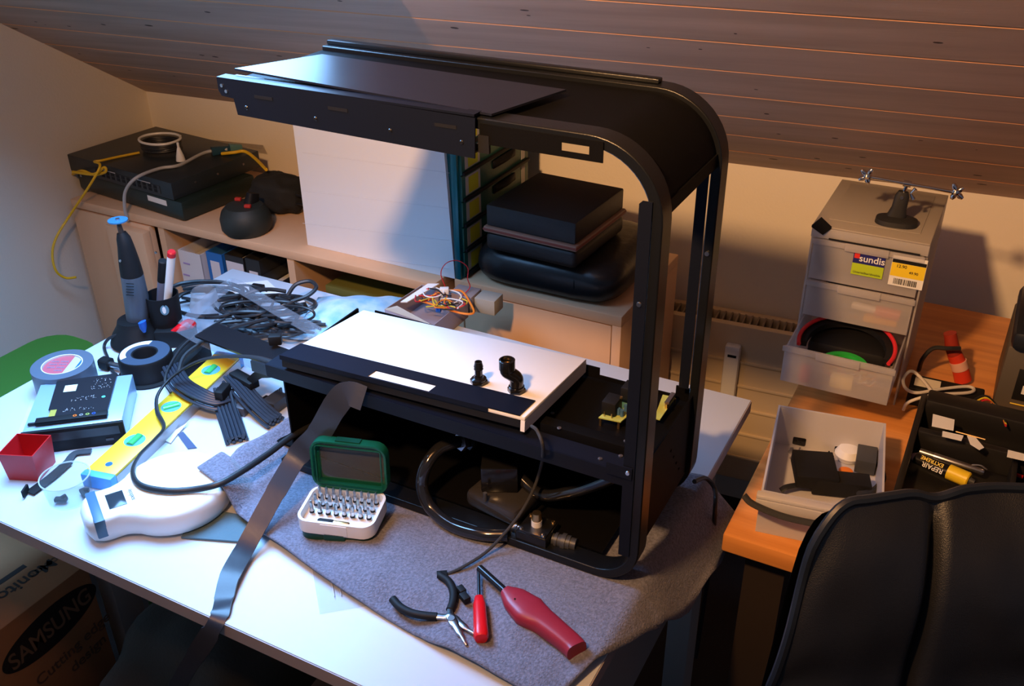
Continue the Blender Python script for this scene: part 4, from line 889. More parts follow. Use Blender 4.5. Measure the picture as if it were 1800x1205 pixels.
q = G(393, 695, 0.03); MB().box((q.x, q.y, 0.034), (0.016, 0.034, 0.026), rz=0.3, bev=0.003).build('cable_tie', BLKM, t)
t = bundle('connector_bundle', 'slate sleeved cables with a multi-pin plug by the towel corner', [[G(408, 668, 0.030), G(428, 690, 0.026), G(450, 715, 0.015), G(475, 738, 0.006), G(485, 745, 0.004)]], 0.0030, NAVYC, offs)
q = G(430, 672, 0.035); a_ = math.atan2(*(lambda d: (d.y, d.x))(G(450, 678, 0.035)-G(408, 655, 0.035)))
MB().box((q.x, q.y, 0.041), (0.060, 0.020, 0.014), rz=a_, bev=0.002).build('comb', BLKM, t)
MB().ribbon([G(440, 670, 0.045), G(455, 658, 0.08), Y(478, 655, 0.90)], 0.014, 0.006, -CF, 5).build('plug_strap', BLKM, t)
def plug(u, v, label, s=1, rz=0.35, cells=5, m_=BLKM):
    q = G(u, v, 0.01); t = thing('plug', label, 'plug', (q.x, q.y, 0.0002), rz, local=True)
    b = MB(); b.box((0, 0, 0.009*s), (0.030*s, 0.022*s, 0.017*s), bev=0.001)
    b.build('housing', m_, t)
    for k in range(cells): MB().box((-0.012*s+k*0.006*s, 0.0118*s, 0.009*s), (0.0045*s, 0.0022*s, 0.012*s)).build('pin_cell', DKG, t)
    return t
plug(428, 715, 'grey connector with a blue glint right of the bundled cables', 0.95, 1.7, 4, mat('dark_slate', (0.08, 0.085, 0.10), 0.35))
plug(485, 708, 'wide black comb connector touching the towel edge', 1.25, 1.55, 7, DKG)
plug(466, 705, 'smaller black connector just left of the wide comb connector', 0.8, 1.5, 3)

# white paper scrap with dark blade
o = MB().slab([G(283, 770, 0.003), G(330, 742, 0.006), G(310, 765, 0.003), G(300, 778, 0.003)], 0.0015).build('paper_scrap', PAPER); tag(o, 'torn scrap of white paper between level and scale', 'paper')
o = MB().slab([G(312, 762, 0.004), G(322, 758, 0.006), G(346, 786, 0.002), G(330, 788, 0.002)], 0.0015).build('blade', mat('slate_blade', (0.06, 0.08, 0.16), 0.4)); tag(o, 'dark slate coloured blade behind the white paper scrap', 'blade')

# clear blister sheet with angled edges, over the cables
bl = thing('blister_pack', 'bent clear plastic blister sheet lying over the tangled cables', 'packaging', G(400, 560, 0.03))
hh = [G(322, 572, 0.055), G(352, 540, 0.070), G(395, 505, 0.085), G(412, 500, 0.088), G(440, 515, 0.080), G(490, 545, 0.065), G(560, 585, 0.05)]
MB().ribbon(hh, 0.024, 0.001, -CF+UP*0.6, 6).build('blister_rim', frosted('blister_edge', (0.6, 0.62, 0.68), 0.88, 0.1), bl)
hh = [G(318, 574, 0.055), G(350, 592, 0.060), G(400, 615, 0.062), G(440, 632, 0.060), G(468, 644, 0.058)]
MB().ribbon(hh, 0.026, 0.001, -CF+UP*0.6, 6).build('blister_rim', frosted('blister_edge', (0.6, 0.62, 0.68), 0.88, 0.1), bl)
# dark profile rail behind (left extension of the panel)
o = MB().ribbon([G(362, 580, 0.075), G(430, 606, 0.09), G(494, 630, 0.11)], 0.048, 0.004, UP*1.0-CF*0.2, 3).build('black_cover', mat('black_cover_sheet', (0.008, 0.009, 0.012), 0.3)); tag(o, 'long black sheet cover propped left of the computer case', 'panel')
o = MB().box(G(484, 596, 0.12), (0.022, 0.016, 0.018), rz=0.6, bev=0.003).build('black_clip', BLKM); tag(o, 'black clip at the upper left corner of the white panel', 'clip')
o = MB().slab([G(288, 632, 0.032), G(330, 592, 0.036), G(368, 600, 0.036), G(322, 645, 0.032)], 0.030).build('black_pouch', BLKM); tag(o, 'soft black pouch under the clear blister sheet', 'pouch')

# tangled black cables behind: each lead on its own
rg = random.Random(11)
def wander(u0, v0, u1, v1, amp, n, z0, z1):
    P = []
    for i in range(n+1):
        f = i/n; P.append(G(u0+(u1-u0)*f+rg.uniform(-amp, amp), v0+(v1-v0)*f+rg.uniform(-amp*0.6, amp*0.6), z0+(z1-z0)*f+rg.uniform(0, 0.014)))
    return P
base_ = MB(); 
loops = []
for i in range(17):
    cu, cv = rg.uniform(360, 520), rg.uniform(508, 562); ru, rv = rg.uniform(35, 85), rg.uniform(12, 28); ph = rg.uniform(0, 6.28); zz = rg.uniform(0.012, 0.055)
    loops.append([G(cu+ru*math.cos(ph+k*0.62), cv+rv*math.sin(ph+k*0.62), zz+0.008*math.sin(k*1.3)) for k in range(rg.randint(6, 10))])
for i in range(22):
    loops.append(wander(rg.uniform(375, 440), rg.uniform(550, 592), rg.uniform(500, 575), rg.uniform(565, 590), 7, 5, 0.03, 0.02))
loops.append([G(505, 520, 0.03), G(520, 500, 0.05), G(545, 494, 0.055), G(556, 505, 0.05), G(540, 520, 0.04), G(512, 530, 0.03)])
loops.append([G(395, 560, 0.06), G(330, 600, 0.05), G(300, 640, 0.045), G(290, 670, 0.04), G(300, 690, 0.03)])
loops.append([G(470, 560, 0.06), G(400, 580, 0.06), G(330, 620, 0.05), G(312, 660, 0.04)])
for i, L_p in enumerate(loops):
    o = MB().tube(L_p, rg.choice((0.0026, 0.0034, 0.0042)), 7, 6).build('black_cable', RUB); tag(o, 'thin black cable in the tangled heap behind the blister sheet', 'cable', 'black cables in the heap at the back left of the table')
for k, (u, v, a_) in enumerate(((505, 528, 0.5), (528, 540, 0.9), (452, 506, 0.2), (400, 538, 1.2))):
    plug(u, v, ['black plug with light grey face right of the tangled cables', 'black plug lying in front of the blue bag', 'black plug at the top of the tangled cables', 'black plug under the clear blister sheet'][k], 0.9, a_, 2)
# pale papers / discs under the cables
for k, (pp, lab) in enumerate((([(395, 500), (470, 492), (500, 520), (420, 540)], 'white papers under the tangled cables nearest the binders'), ([(385, 545), (450, 540), (470, 575), (400, 580)], 'white paper under the tangled cables nearest the black sheet'), ([(468, 548), (528, 520), (545, 540), (500, 560)], 'pale leaflet under the cables beside the blue bag'))):
    o = MB().slab([G(u, v, 0.006+0.001*k) for u, v in pp], 0.002).build('paper_sheet', PAPER); tag(o, lab, 'paper')
bgm = mat('blue_bag_print', (0.16, 0.50, 0.80), 0.35, noise_scale=22, color2=(0.62, 0.80, 0.92))
def bagsurf(u, v):
    a = G(505, 600, 0).lerp(G(650, 610, 0), u); c = G(560, 528, 0).lerp(G(712, 525, 0), u); p = a.lerp(c, v); p.z = 0.004+0.03*math.sin(PI*u)**0.6*math.sin(PI*v)**0.6+0.006*noise.noise(p*25); return p
b = MB().grid(bagsurf, 30, 20); o = b.build('plastic_bag', bgm, angle=60, mods=lambda o: solid(o, 0.001)); tag(o, 'light blue and white plastic bag behind the white panel', 'bag')
# ------------------------------------------------------------------ binders in the open compartment
def binder(u0, v0, u1, v1, body, lab_mat, label, lab, hole=False, h=0.31, name='ring_binder'):
    y = CB_Y+0.03; a, c = Y(u0, v0, y), Y(u1, v1, y); zt = (a.z+c.z)/2; h = zt+0.3525; x0, x1 = a.x, c.x
    t = thing(name, label, 'binder', ((x0+x1)/2, y+0.13, zt-h))
    b = MB(); b.span((x0, y, zt-h), (x0+0.003, y+0.27, zt)); b.span((x1-0.003, y, zt-h), (x1, y+0.27, zt)); b.span((x0, y-0.002, zt-h), (x1, y+0.001, zt)); b.build('cover', body, t)
    MB().span((x0+0.006, y+0.02, zt-h+0.006), (x1-0.006, y+0.25, zt-0.03)).build('paper_stack', PAPER, t)
    w_ = x1-x0
    if lab:
        zl = zt-lab[0]; MB().span((x0+w_*lab[1], y-0.003, zt-h+0.05), (x1-w_*lab[1], y-0.0021, zl)).build('spine_label', lab_mat, t)
    return t
PINKW = mat('label_paper', (0.74, 0.70, 0.74), 0.7)
t = binder(313, 438, 352, 448, mat('white_binder', (0.74, 0.72, 0.74), 0.6), PINKW, 'white ring binder, first from the cabinet door', None)
y_ = CB_Y+0.03; a, c = Y(322, 462, y_-0.002), Y(340, 465, y_-0.002)
for vv in (463, 483): p = Y(328, vv, y_-0.003); MB().box(p, (0.022, 0.0006, 0.004)).build('printed_mark', mat('violet_ink', (0.4, 0.3, 0.6), 0.7), t)
binder(362, 441, 390, 448, mat('blue_binder', (0.02, 0.16, 0.5), 0.5), PINKW, 'blue ring binder with a pale spine label', (0.022, 0.22))
binder(395, 445, 428, 455, mat('black_binder', (0.02, 0.02, 0.022), 0.5), PINKW, 'black ring binder with a wide pale spine label', (0.016, 0.04))
binder(431, 452, 456, 459, mat('black_binder', (0.02, 0.02, 0.022), 0.5), PINKW, 'black ring binder with a small pale spine label', (0.032, 0.2))
binder(460, 484, 498, 495, mat('black_binder', (0.02, 0.02, 0.022), 0.5), PINKW, 'low black binder with a pale strip label beside the cabinet divider', (0.006, 0.1), h=0.25)
# dark things in the next compartment
bx = thing('storage_box', 'dark box in the right compartment of the beech cabinet', 'box', (-1.21, 1.72, -0.3535))
p = Y(525, 500, 1.60); q = Y(640, 520, 1.60)
MB().span((-1.36, 1.60, -0.353), (-1.06, 1.88, -0.12), bev=0.002).build('box_body', mat('dark_olive_box', (0.05, 0.05, 0.03), 0.6), bx)
MB().span((-1.363, 1.597, -0.1198), (-1.057, 1.883, -0.10), bev=0.002).build('lid', mat('olive_lid', (0.16, 0.17, 0.04), 0.6), bx)

# ------------------------------------------------------------------ network gear on the left cabinet
GRNB = mat('green_black_casing', (0.012, 0.022, 0.018), 0.35)
def slabbox(name, u, z0, h, label, cat, m_, bev=0.003):
    A = [G(a, b, z0+h) for a, b in u]; ex = (A[1]-A[0]); ey = Vector((-ex.y, ex.x, 0)).normalized(); L = ex.length; ex.normalize(); Dp = abs((A[2]-A[1]).dot(ey))
    t = thing(name, label, cat, (A[0]+ex*L/2+ey*Dp/2)*1.0-UP*h); R_ = Matrix((ex, ey, UP)).transposed()
    MB().box(A[0]+ex*L/2+ey*Dp/2-UP*h/2, (L, Dp, h), rot=R_, bev=bev).build('casing', m_, t); return t, A[0], ex, ey, L, Dp
t, o0, ex, ey, L, Dp = slabbox('docking_box', [(133, 300), (318, 356), (500, 320)], 0.0005, 0.052, 'long green-black box with white label under the network switch', 'electronic box', GRNB, 0.008)
def fr(a, b_, h, dz): return o0+ex*a+ey*b_+UP*(h)
p = fr(L*0.78, -0.0006, -0.014, 0); MB().box(p, (L*0.17, 0.001, 0.014), rot=Matrix((ex, ey, UP)).transposed()).build('white_label', PAPER, t)
p = fr(0.02, -0.0006, -0.010, 0); MB().box(p, (0.006, 0.001, 0.006), rot=Matrix((ex, ey, UP)).transposed()).build('indicator', LGRY, t)
t, o0, ex, ey, L, Dp = slabbox('network_switch', [(117, 271), (300, 322), (468, 268)], 0.0532, 0.045, 'dark rack network switch on top of the green-black box', 'network switch', mat('blue_black_metal', (0.018, 0.024, 0.028), 0.4), 0.002)
RS = Matrix((ex, ey, UP)).transposed()
b = MB(); b.box(fr(L*0.58, -0.0008, -0.026, 0), (L*0.62, 0.0015, 0.020), rot=RS); pf = b.build('port_panel', mat('port_panel', (0.03, 0.032, 0.035), 0.4), t)
for i in range(12):
    for j in range(2): MB().box(fr(L*(0.30+i*0.05), -0.0018, -0.021-j*0.0095, 0), (0.0115, 0.0008, 0.0075), rot=RS).build('port', BLKM, pf)
for i in (0.42, 0.75): MB().box(fr(L*i, -0.0018, -0.0145, 0), (0.05, 0.0008, 0.002), rot=RS).build('silver_strip', LGRY, pf)
for k, aa in enumerate(((0.25, 0.012), (0.5, 0.02), (0.8, 0.015))):
    q = o0+ex*L+ey*(Dp*aa[0])-UP*0.02; MB().rings([q, q+ex*0.0015], 0.003, 10).build('side_screw', STEEL, t)
zt_s = 0.0532+0.045
# coiled black and white cable, blue plug, yellow leads
c = G(285, 262, zt_s+0.002)
def coil(c, r, n, h, ra=0.0): return [Vector((c.x+(r+0.002*math.sin(k*1.7))*math.cos(k*PI/6+ra), c.y+(r+0.002*math.cos(k*1.3))*0.85*math.sin(k*PI/6+ra), c.z+h*k/(12*n))) for k in range(12*n+1)]
o = MB().tube(coil(c+UP*0.003, 0.054, 4, 0.018), 0.0032, 8, 2).build('cable_coil', RUB); tag(o, 'coiled black cable on the dark network switch', 'cable')
o = MB().tube(coil(c+UP*0.028, 0.057, 1, 0.001, 1.0), 0.0034, 8, 3).build('white_cable_loop', WHT); tag(o, 'white cable loop resting on the black cable coil', 'cable')
pg = thing('power_plug', 'white conical plug end beside the coiled cable', 'plug', G(320, 285, zt_s)); a_ = G(318, 282, zt_s+0.004)
MB().rings([a_, a_+UP*0.012, a_+UP*0.034], [0.012, 0.010, 0.004], 14).build('plug_body', WHT, pg); MB().rings([a_+UP*0.034, a_+UP*0.048], 0.0032, 10).build('strain_relief', WHT, pg)
WC = mat('grey_white_cable', (0.42, 0.42, 0.42), 0.5)
hp = [G(400, 262, zt_s+0.012), G(360, 268, zt_s+0.008), G(315, 290, zt_s+0.006), G(280, 296, zt_s+0.006), Y(240, 312, 1.545), Y(221, 335, 1.535), Y(219, 362, 1.53), Y(224, 388, 1.53)]
o = MB().tube(hp, 0.0042, 8, 6).build('network_cable', WC); tag(o, 'grey white network cable hanging over the front of the left cabinet', 'cable')
rm = thing('cable_connector', 'teal and blue cable connector lying on the switch right side', 'connector', G(395, 262, zt_s)); a_, c_ = G(372, 266, zt_s+0.010), G(425, 258, zt_s+0.010); dd = c_-a_
MB().rings([a_, a_+dd*0.6], (0.012, 0.008), 12, rect=4).build('blue_housing', mat('deep_blue_plug', (0.015, 0.06, 0.10), 0.4), rm); MB().rings([a_+dd*0.6, c_], (0.013, 0.007), 12, rect=4).build('teal_housing', mat('teal_plug', (0.10, 0.22, 0.22), 0.4), rm)
o = MB().tube([G(245, 268, zt_s+0.004), G(205, 276, zt_s+0.004), G(178, 282, zt_s+0.005), G(166, 284, zt_s+0.006), G(176, 291, zt_s+0.012), Y(160, 322, 1.53), X(125, 375, -2.11), X(100, 415, -2.12), X(92, 445, -2.12), X(98, 475, -2.11), X(115, 488, -2.10), X(134, 487, -2.08)], 0.0032, 8, 6).build('yellow_cable', YELC); tag(o, 'yellow network cable hanging down left of the cabinet', 'cable')
o = MB().tube([Y(128, 306, 1.60), Y(145, 300, 1.57), Y(165, 307, 1.56), Y(185, 302, 1.56), Y(183, 294, 1.56), Y(165, 306, 1.555), Y(128, 302, 1.57)], 0.0036, 8, 6).build('yellow_cable', YELC); tag(o, 'short yellow cable looped at the switch front corner', 'cable')
o = MB().tube([G(390, 270, zt_s+0.005), G(410, 268, zt_s+0.012), G(430, 266, zt_s+0.012), G(448, 278, zt_s+0.008), Y(468, 298, 1.72)], 0.0042, 8, 6).build('yellow_cable', YELC); tag(o, 'yellow cable bending over the right end of the network switch', 'cable')
# clear sheet leaning behind the switch
o = MB().slab([Y(180, 216, 1.97), Y(262, 220, 1.99), Y(462, 250, 1.99), Y(462, 262, 1.90), Y(250, 236, 1.90)], 0.001).build('clear_sheet', frosted('clear_sheet', (0.6, 0.55, 0.5), 0.72, 0.1)); tag(o, 'clear plastic cover sheet lying behind the network switch', 'plastic sheet')
# battery packs in front
bt = thing('tool_battery', 'round black cordless tool battery with red latches on the cabinet', 'battery', G(428, 408, 0.0))
q = G(408, 420, 0.0); prof = [(0, 0.0), (0.052, 0.0), (0.060, 0.012), (0.061, 0.036), (0.055, 0.054), (0.044, 0.066), (0, 0.069)]
MB().lathe((q.x, q.y+0.055, 0.0003), prof, 26).build('battery_body', mat('dark_green_black', (0.018, 0.024, 0.022), 0.6), bt)
for du_, dv_ in ((-0.030, 0.070), (0.022, 0.045)):
    r_ = Vector((q.x+du_, q.y+dv_, 0)); MB().box((r_.x, r_.y, 0.0715), (0.016, 0.010, 0.008), rz=0.3, bev=0.002).build('red_latch', mat('red_latch', (0.5, 0.03, 0.02), 0.5), bt)
MB().rings([Vector((q.x+0.004, q.y+0.075, 0.06)), Vector((q.x+0.006, q.y+0.085, 0.088))], [(0.020, 0.014), (0.016, 0.010)], 16, rect=3).build('contact_tower', BLKM, bt)
bt = thing('black_pouch', 'crumpled black pouch behind the round tool battery', 'pouch', G(480, 372, 0))
def blob(c, rx, ry, rz_, amp, sc, seed, rect=1.0):
    def f(u, v):
        a, p = u*2*PI, v*PI; d = Vector((math.cos(a)*math.sin(p), math.sin(a)*math.sin(p), math.cos(p)))
        s = 1+amp*noise.noise(d*sc+Vector((seed, 0, 0))); q_ = Vector((math.copysign(abs(d.x)**rect, d.x)*rx*s, math.copysign(abs(d.y)**rect, d.y)*ry*s, math.copysign(abs(d.z)**rect, d.z)*rz_*s)); r_ = c+q_; r_.z = max(r_.z, c.z-rz_*0.97); return r_
    return f
q = G(475, 378, 0.0); MB().grid(blob(Vector((q.x+0.0, q.y+0.04, 0.046)), 0.075, 0.055, 0.047, 0.25, 2.2, 3.0, 0.8), 30, 18).build('pouch_body', mat('black_fabric', (0.011, 0.012, 0.013), 0.85, bump=0.4), bt, angle=80)
o = MB().tube([G(505, 330, 0.05), G(515, 325, 0.06), G(512, 316, 0.06), G(498, 314, 0.06), G(485, 322, 0.065)], 0.003, 7).build('strap_loop', BLKM); tag(o, 'thin black strap loop on the black pouch', 'strap')
for k, vv in enumerate((342, 357)):
    o = MB().tube([Y(500, vv-2, 1.74), Y(515, vv, 1.72), Y(540, vv+4, 1.70)], 0.003, 7).build('black_cable', RUB); tag(o, 'thin black cable running behind the white drawer tower, %s' % ('upper of two' if k == 0 else 'lower of two'), 'cable')

# ------------------------------------------------------------------ white and teal drawer tower on the cabinets
yw = 1.590
a_, b_ = Y(545, 462, yw), Y(800, 498, yw); aT, bT = Y(512, 195, yw), Y(780, 250, yw)
dtw = thing('drawer_tower', 'tall drawer tower with white side and teal translucent drawers', 'drawer unit', ((a_.x+b_.x)/2, 1.74, 0.0003))
x0_, x1_ = (a_.x+aT.x)/2, b_.x-0.000; ztw = 0.345
# white foam board standing against the side
wb = thing('white_board', 'large white foam board standing against the teal drawer tower', 'board', ((x0_+x1_)/2, yw, 0.0003))
b = MB(); Aq = [Vector((a_.x, yw, 0.0006)), Vector((b_.x, yw, 0.0006)), Vector((bT.x-0.004, yw, 0.37)), Vector((aT.x, yw, 0.37))]
f_ = [b.bm.verts.new(p) for p in Aq]; k_ = [b.bm.verts.new(p+Vector((0, 0.009, 0))) for p in Aq]
b.face(f_); b.face(k_[::-1])
for i in range(4): b.face([f_[i], k_[i], k_[(i+1) % 4], f_[(i+1) % 4]])
b.build('board_sheet', mat('white_foam_board', (0.80, 0.82, 0.86), 0.75), wb)
for k, (va, vb) in enumerate(((268, 290), (335, 352), (392, 408), (438, 458))):
    pa, pb = Y(532, va, yw-0.0003), Y(790, vb+14, yw-0.0003)
    MB().tube([pa, pb], 0.0004, 5).build('crease_line', mat('faint_crease', (0.70, 0.72, 0.76), 0.8), wb)
xt0, xt1 = x1_-0.36, x1_+0.028; yt0, yt1 = yw+0.011, 1.900
TD = mat('teal_frame', (0.0, 0.12, 0.15), 0.3)
b = MB(); b.span((xt0, yt0, 0.0006), (xt1-0.012, yt0+0.004, ztw), bev=0.001); b.span((xt0, yt1-0.004, 0.0006), (xt1-0.012, yt1, ztw)); b.span((xt0, yt0+0.0042, ztw-0.004), (xt1-0.012, yt1-0.0042, ztw)); b.span((xt0, yt0+0.0042, 0.0006), (xt0+0.004, yt1-0.0042, ztw-0.0042)); b.span((xt0, yt0+0.0042, 0.0006), (xt1-0.012, yt1-0.0042, 0.0046))
b.span((xt1-0.0275, yt0-0.0105, 0.0006), (xt1-0.013, yt0-0.0005, ztw), bev=0.002)
b.build('tower_frame', TD, dtw)
nz = [(0.006, 0.060), (0.063, 0.117), (0.120, 0.174), (0.177, 0.231), (0.234, 0.288), (0.291, 0.342)]
GT = frosted('green_translucent', (0.05, 0.20, 0.15), 0.10, 0.3)
for k, (z0, z1) in enumerate(nz):
    b = MB(); b.span((xt1-0.012, yt0, z0), (xt1-0.008, yt1, z1), bev=0.001); b.span((xt0+0.01, yt0+0.006, z0+0.002), (xt1-0.0125, yt1-0.006, z0+0.006)); d_ = b.build('drawer', GT, dtw)
    b = MB(); b.span((xt1-0.0078, yt0+0.002, z0-0.001), (xt1-0.002, yt1-0.002, z0+0.006), bev=0.001); b.build('drawer_lip', BLKM, d_)
    yc = (yt0+yt1)/2+0.03; b = MB(); b.grid(lambda u, v: Vector((xt1-0.0078+0.010*math.sin(PI*u)*math.sin(PI*v), yc-0.05+0.10*u, z1-0.022+0.016*v)), 12, 6); b.build('handle', BLKM, d_, mods=lambda o: solid(o, 0.003))
    b = MB(); b.span((xt1-0.0079, yt0+0.014, z0+0.0085), (xt1-0.0073, yt0+0.075, z1-0.004)); lb = b.build('paper_label', mat('label_frame', (0.5, 0.48, 0.44), 0.7), d_)
    b = MB(); b.span((xt1-0.0072, yt0+0.026, z0+0.011), (xt1-0.0068, yt0+0.066, z1-0.008)); b.build('yellow_note', mat('yellow_note', (0.55, 0.55, 0.02), 0.8), d_)
    b = MB(); b.span((xt1-0.0079, yt1-0.035, z0+0.010), (xt1-0.0073, yt1-0.018, z1-0.004)); b.build('far_label', mat('label_frame', (0.5, 0.48, 0.44), 0.7), d_)

# ------------------------------------------------------------------ stacked black cases on the right cabinet
def softcase(x0, x1, y0, y1, z0, z1, r, bulge, nm, name='case_body', parent=None, m_=None, seed=1.0, amp=0.0):
    # rounded pillow: superellipse in plan, rounded edges in section
    cx, cy = (x0+x1)/2, (y0+y1)/2; hx, hy = (x1-x0)/2, (y1-y0)/2; rows = []
    b = MB(); N = 56; prof = []
    for k in range(13):
        a = -PI/2+PI*k/12; prof.append((math.cos(a), math.sin(a)))
    for (c_, s_) in prof:
        ins = r*(1-c_); z = (z0+z1)/2+(z1-z0)/2*math.copysign(abs(s_)**bulge, s_); row = []
        for k in range(N):
            a = 2*PI*k/N; e = 0.36; ux, uy = math.copysign(abs(math.cos(a))**e, math.cos(a)), math.copysign(abs(math.sin(a))**e, math.sin(a))
            n_ = amp*noise.noise(Vector((ux*3+seed, uy*3, z*20)))
            row.append(b.bm.verts.new((cx+ux*(hx-ins)*(1+n_), cy+uy*(hy-ins)*(1+n_), z)))
        rows.append(row)
    for A_, B_ in zip(rows, rows[1:]):
        for i in range(N): b.face([A_[i], A_[(i+1) % N], B_[(i+1) % N], B_[i]])
    b.face(rows[0][::-1]); b.face(rows[-1]); return b.build(name, m_, parent, angle=60)
bag = thing('padded_bag', 'bulging black padded bag under the hard case on the beech cabinet', 'bag', (-0.8, 1.77, 0.0005))
softcase(-0.962, -0.622, 1.592, 1.90, 0.0005, 0.086, 0.04, 0.8, 'bag_body', 'bag_body', bag, mat('black_soft_leather', (0.010, 0.011, 0.013), 0.36, bump=0.3, bump_scale=60), 2.0, 0.03)
for xx in (-0.885, -0.80, -0.715):
    MB().tube([Vector((xx, 1.640, 0.078)), Vector((xx, 1.606, 0.066)), Vector((xx+0.002, 1.594, 0.045)), Vector((xx+0.002, 1.603, 0.018))], 0.0012, 6).build('seam', BLKM, bag)
cs2 = thing('zip_case', 'black square case with a red and tan zip band on the padded bag', 'case', (-0.8, 1.74, 0.087))
CSM = mat('black_case_cloth', (0.010, 0.010, 0.012), 0.5, bump=0.3, bump_scale=500)
ccx, ccy = -0.8025, 1.695
MB().box((ccx, ccy, 0.108), (0.212, 0.228, 0.040), rz=-0.05, bev=0.012, seg=3).build('lower_shell', CSM, cs2)
MB().box((ccx, ccy, 0.1645), (0.206, 0.222, 0.046), rz=-0.05, bev=0.004, seg=2).build('upper_shell', CSM, cs2)
MB().box((ccx, ccy, 0.1348), (0.216, 0.232, 0.0125), rz=-0.05, bev=0.003).build('zip_band', mat('tan_zip', (0.30, 0.17, 0.12), 0.6), cs2)
MB().box((ccx, ccy, 0.1348), (0.2175, 0.2335, 0.005), rz=-0.05, bev=0.001).build('red_piping', mat('brown_red_piping', (0.22, 0.045, 0.03), 0.6), cs2)

# ------------------------------------------------------------------ cardboard tray of coloured wires behind the white panel
cbx = thing('parts_carton', 'small open carton full of coloured wires behind the white panel', 'carton', G(770, 545, 0.0003))
K = [G(676, 543, 0.045), G(762, 572, 0.045), G(822, 522, 0.045), G(742, 500, 0.045)]
def opencarton(K, h, th, m_, t):
    c = sum(K, Vector((0, 0, 0)))/4; inn = [p+(c-p).normalized()*th for p in K]; b = MB()
    o1 = [b.bm.verts.new(p) for p in K]; o0_ = [b.bm.verts.new(Vector((p.x, p.y, p.z-h))) for p in K]; i1 = [b.bm.verts.new(p) for p in inn]; i0 = [b.bm.verts.new(Vector((p.x, p.y, p.z-h+0.002))) for p in inn]
    for i in range(4):
        j = (i+1) % 4; b.face([o0_[i], o0_[j], o1[j], o1[i]]); b.face([o1[i], o1[j], i1[j], i1[i]]); b.face([i0[i], i1[i], i1[j], i0[j]])
    b.face(i0); b.face(o0_[::-1]); return b.build('carton_walls', m_, t)
opencarton(K, 0.0445, 0.002, mat('grey_violet_carton', (0.30, 0.25, 0.28), 0.8), cbx)
MB().slab([G(664, 545, 0.052), K[0]+UP*0.0007, K[1]+UP*0.0007, G(760, 570, 0.046), G(748, 578, 0.050), G(690, 556, 0.056)][1:2]+[K[1]+UP*0.0007, G(755, 568, 0.052), G(698, 537, 0.056)], 0.001).build('carton_flap', mat('beige_flap', (0.52, 0.47, 0.38), 0.8), cbx)
o = MB().slab([G(704, 530, 0.052), G(716, 530, 0.053), G(772, 498, 0.060), G(752, 498, 0.060)], 0.002).build('paper_strip', PAPER); tag(o, 'white paper strip resting across the wire carton left edge', 'paper')
WCOL = [('red', (0.6, 0.02, 0.03)), ('orange', (0.75, 0.2, 0.02)), ('yellow', (0.7, 0.5, 0.03)), ('white', (0.75, 0.75, 0.72)), ('black', (0.015, 0.015, 0.015))]
def wire(pts, r, cname, label, name='wire'):
    cc2 = dict(WCOL)[cname]; o = MB().tube(pts, r, 6, 6).build(cname+'_'+name, mat(cname+'_wire', cc2, 0.45)); return tag(o, label, 'wire')
wire([G(737, 528, 0.05), G(770, 538, 0.052), G(810, 550, 0.050), G(832, 550, 0.048), G(828, 535, 0.050), G(812, 512, 0.055), G(790, 510, 0.05)], 0.0022, 'orange', 'thick orange wire looping over the front of the carton')
wire([G(783, 505, 0.05), G(775, 480, 0.08), G(785, 462, 0.105), G(805, 458, 0.105), G(822, 470, 0.09), G(822, 490, 0.065), G(826, 505, 0.045), G(812, 520, 0.04)], 0.0010, 'red', 'thin red wire arching above the carton')
rw = random.Random(21)
for i in range(15):
    cn = ['yellow', 'red', 'white', 'orange', 'black'][i % 5]; cu, cv = rw.uniform(745, 800), rw.uniform(512, 542); ph = rw.uniform(0, 6)
    pts2 = [G(cu+rw.uniform(10, 26)*math.cos(ph+k*1.1), cv+rw.uniform(5, 13)*math.sin(ph+k*1.1), 0.048+rw.uniform(0.0, 0.016)) for k in range(5)]
    o = MB().tube(pts2, 0.0014, 6, 5).build(cn+'_wire', mat(cn+'_wire', dict(WCOL)[cn], 0.45)); tag(o, 'thin %s wire tangled inside the open carton' % cn, 'wire', cn+' wires in the carton')
q = G(781, 512, 0.055); o = MB().box((q.x, q.y, 0.056), (0.018, 0.012, 0.014), rz=0.5, bev=0.001).build('white_connector', WHT); tag(o, 'white wire connector on top of the carton wires', 'connector')
q = G(771, 546, 0.048); o = MB().box((q.x, q.y, 0.05), (0.010, 0.007, 0.008), rz=0.2, bev=0.001).build('blue_connector', BLUE); tag(o, 'tiny blue connector at the carton front edge', 'connector')
# grey boxes right of the carton, on the table back edge
o = MB().box(G(822, 545, 0.002)+Vector((-0.012, 0.012, 0.018)), (0.052, 0.045, 0.036), rz=0.05, bev=0.001).build('grey_box', mat('grey_mauve_box', (0.25, 0.22, 0.23), 0.7)); tag(o, 'small grey mauve box right of the wire carton', 'box')
o = MB().box(G(858, 552, 0.002)+Vector((-0.008, 0.018, 0.016)), (0.045, 0.04, 0.032), rz=0.05, bev=0.001).build('grey_box', mat('grey_green_box', (0.33, 0.33, 0.29), 0.7)); tag(o, 'small grey green box nearest the beech cabinet door', 'box')

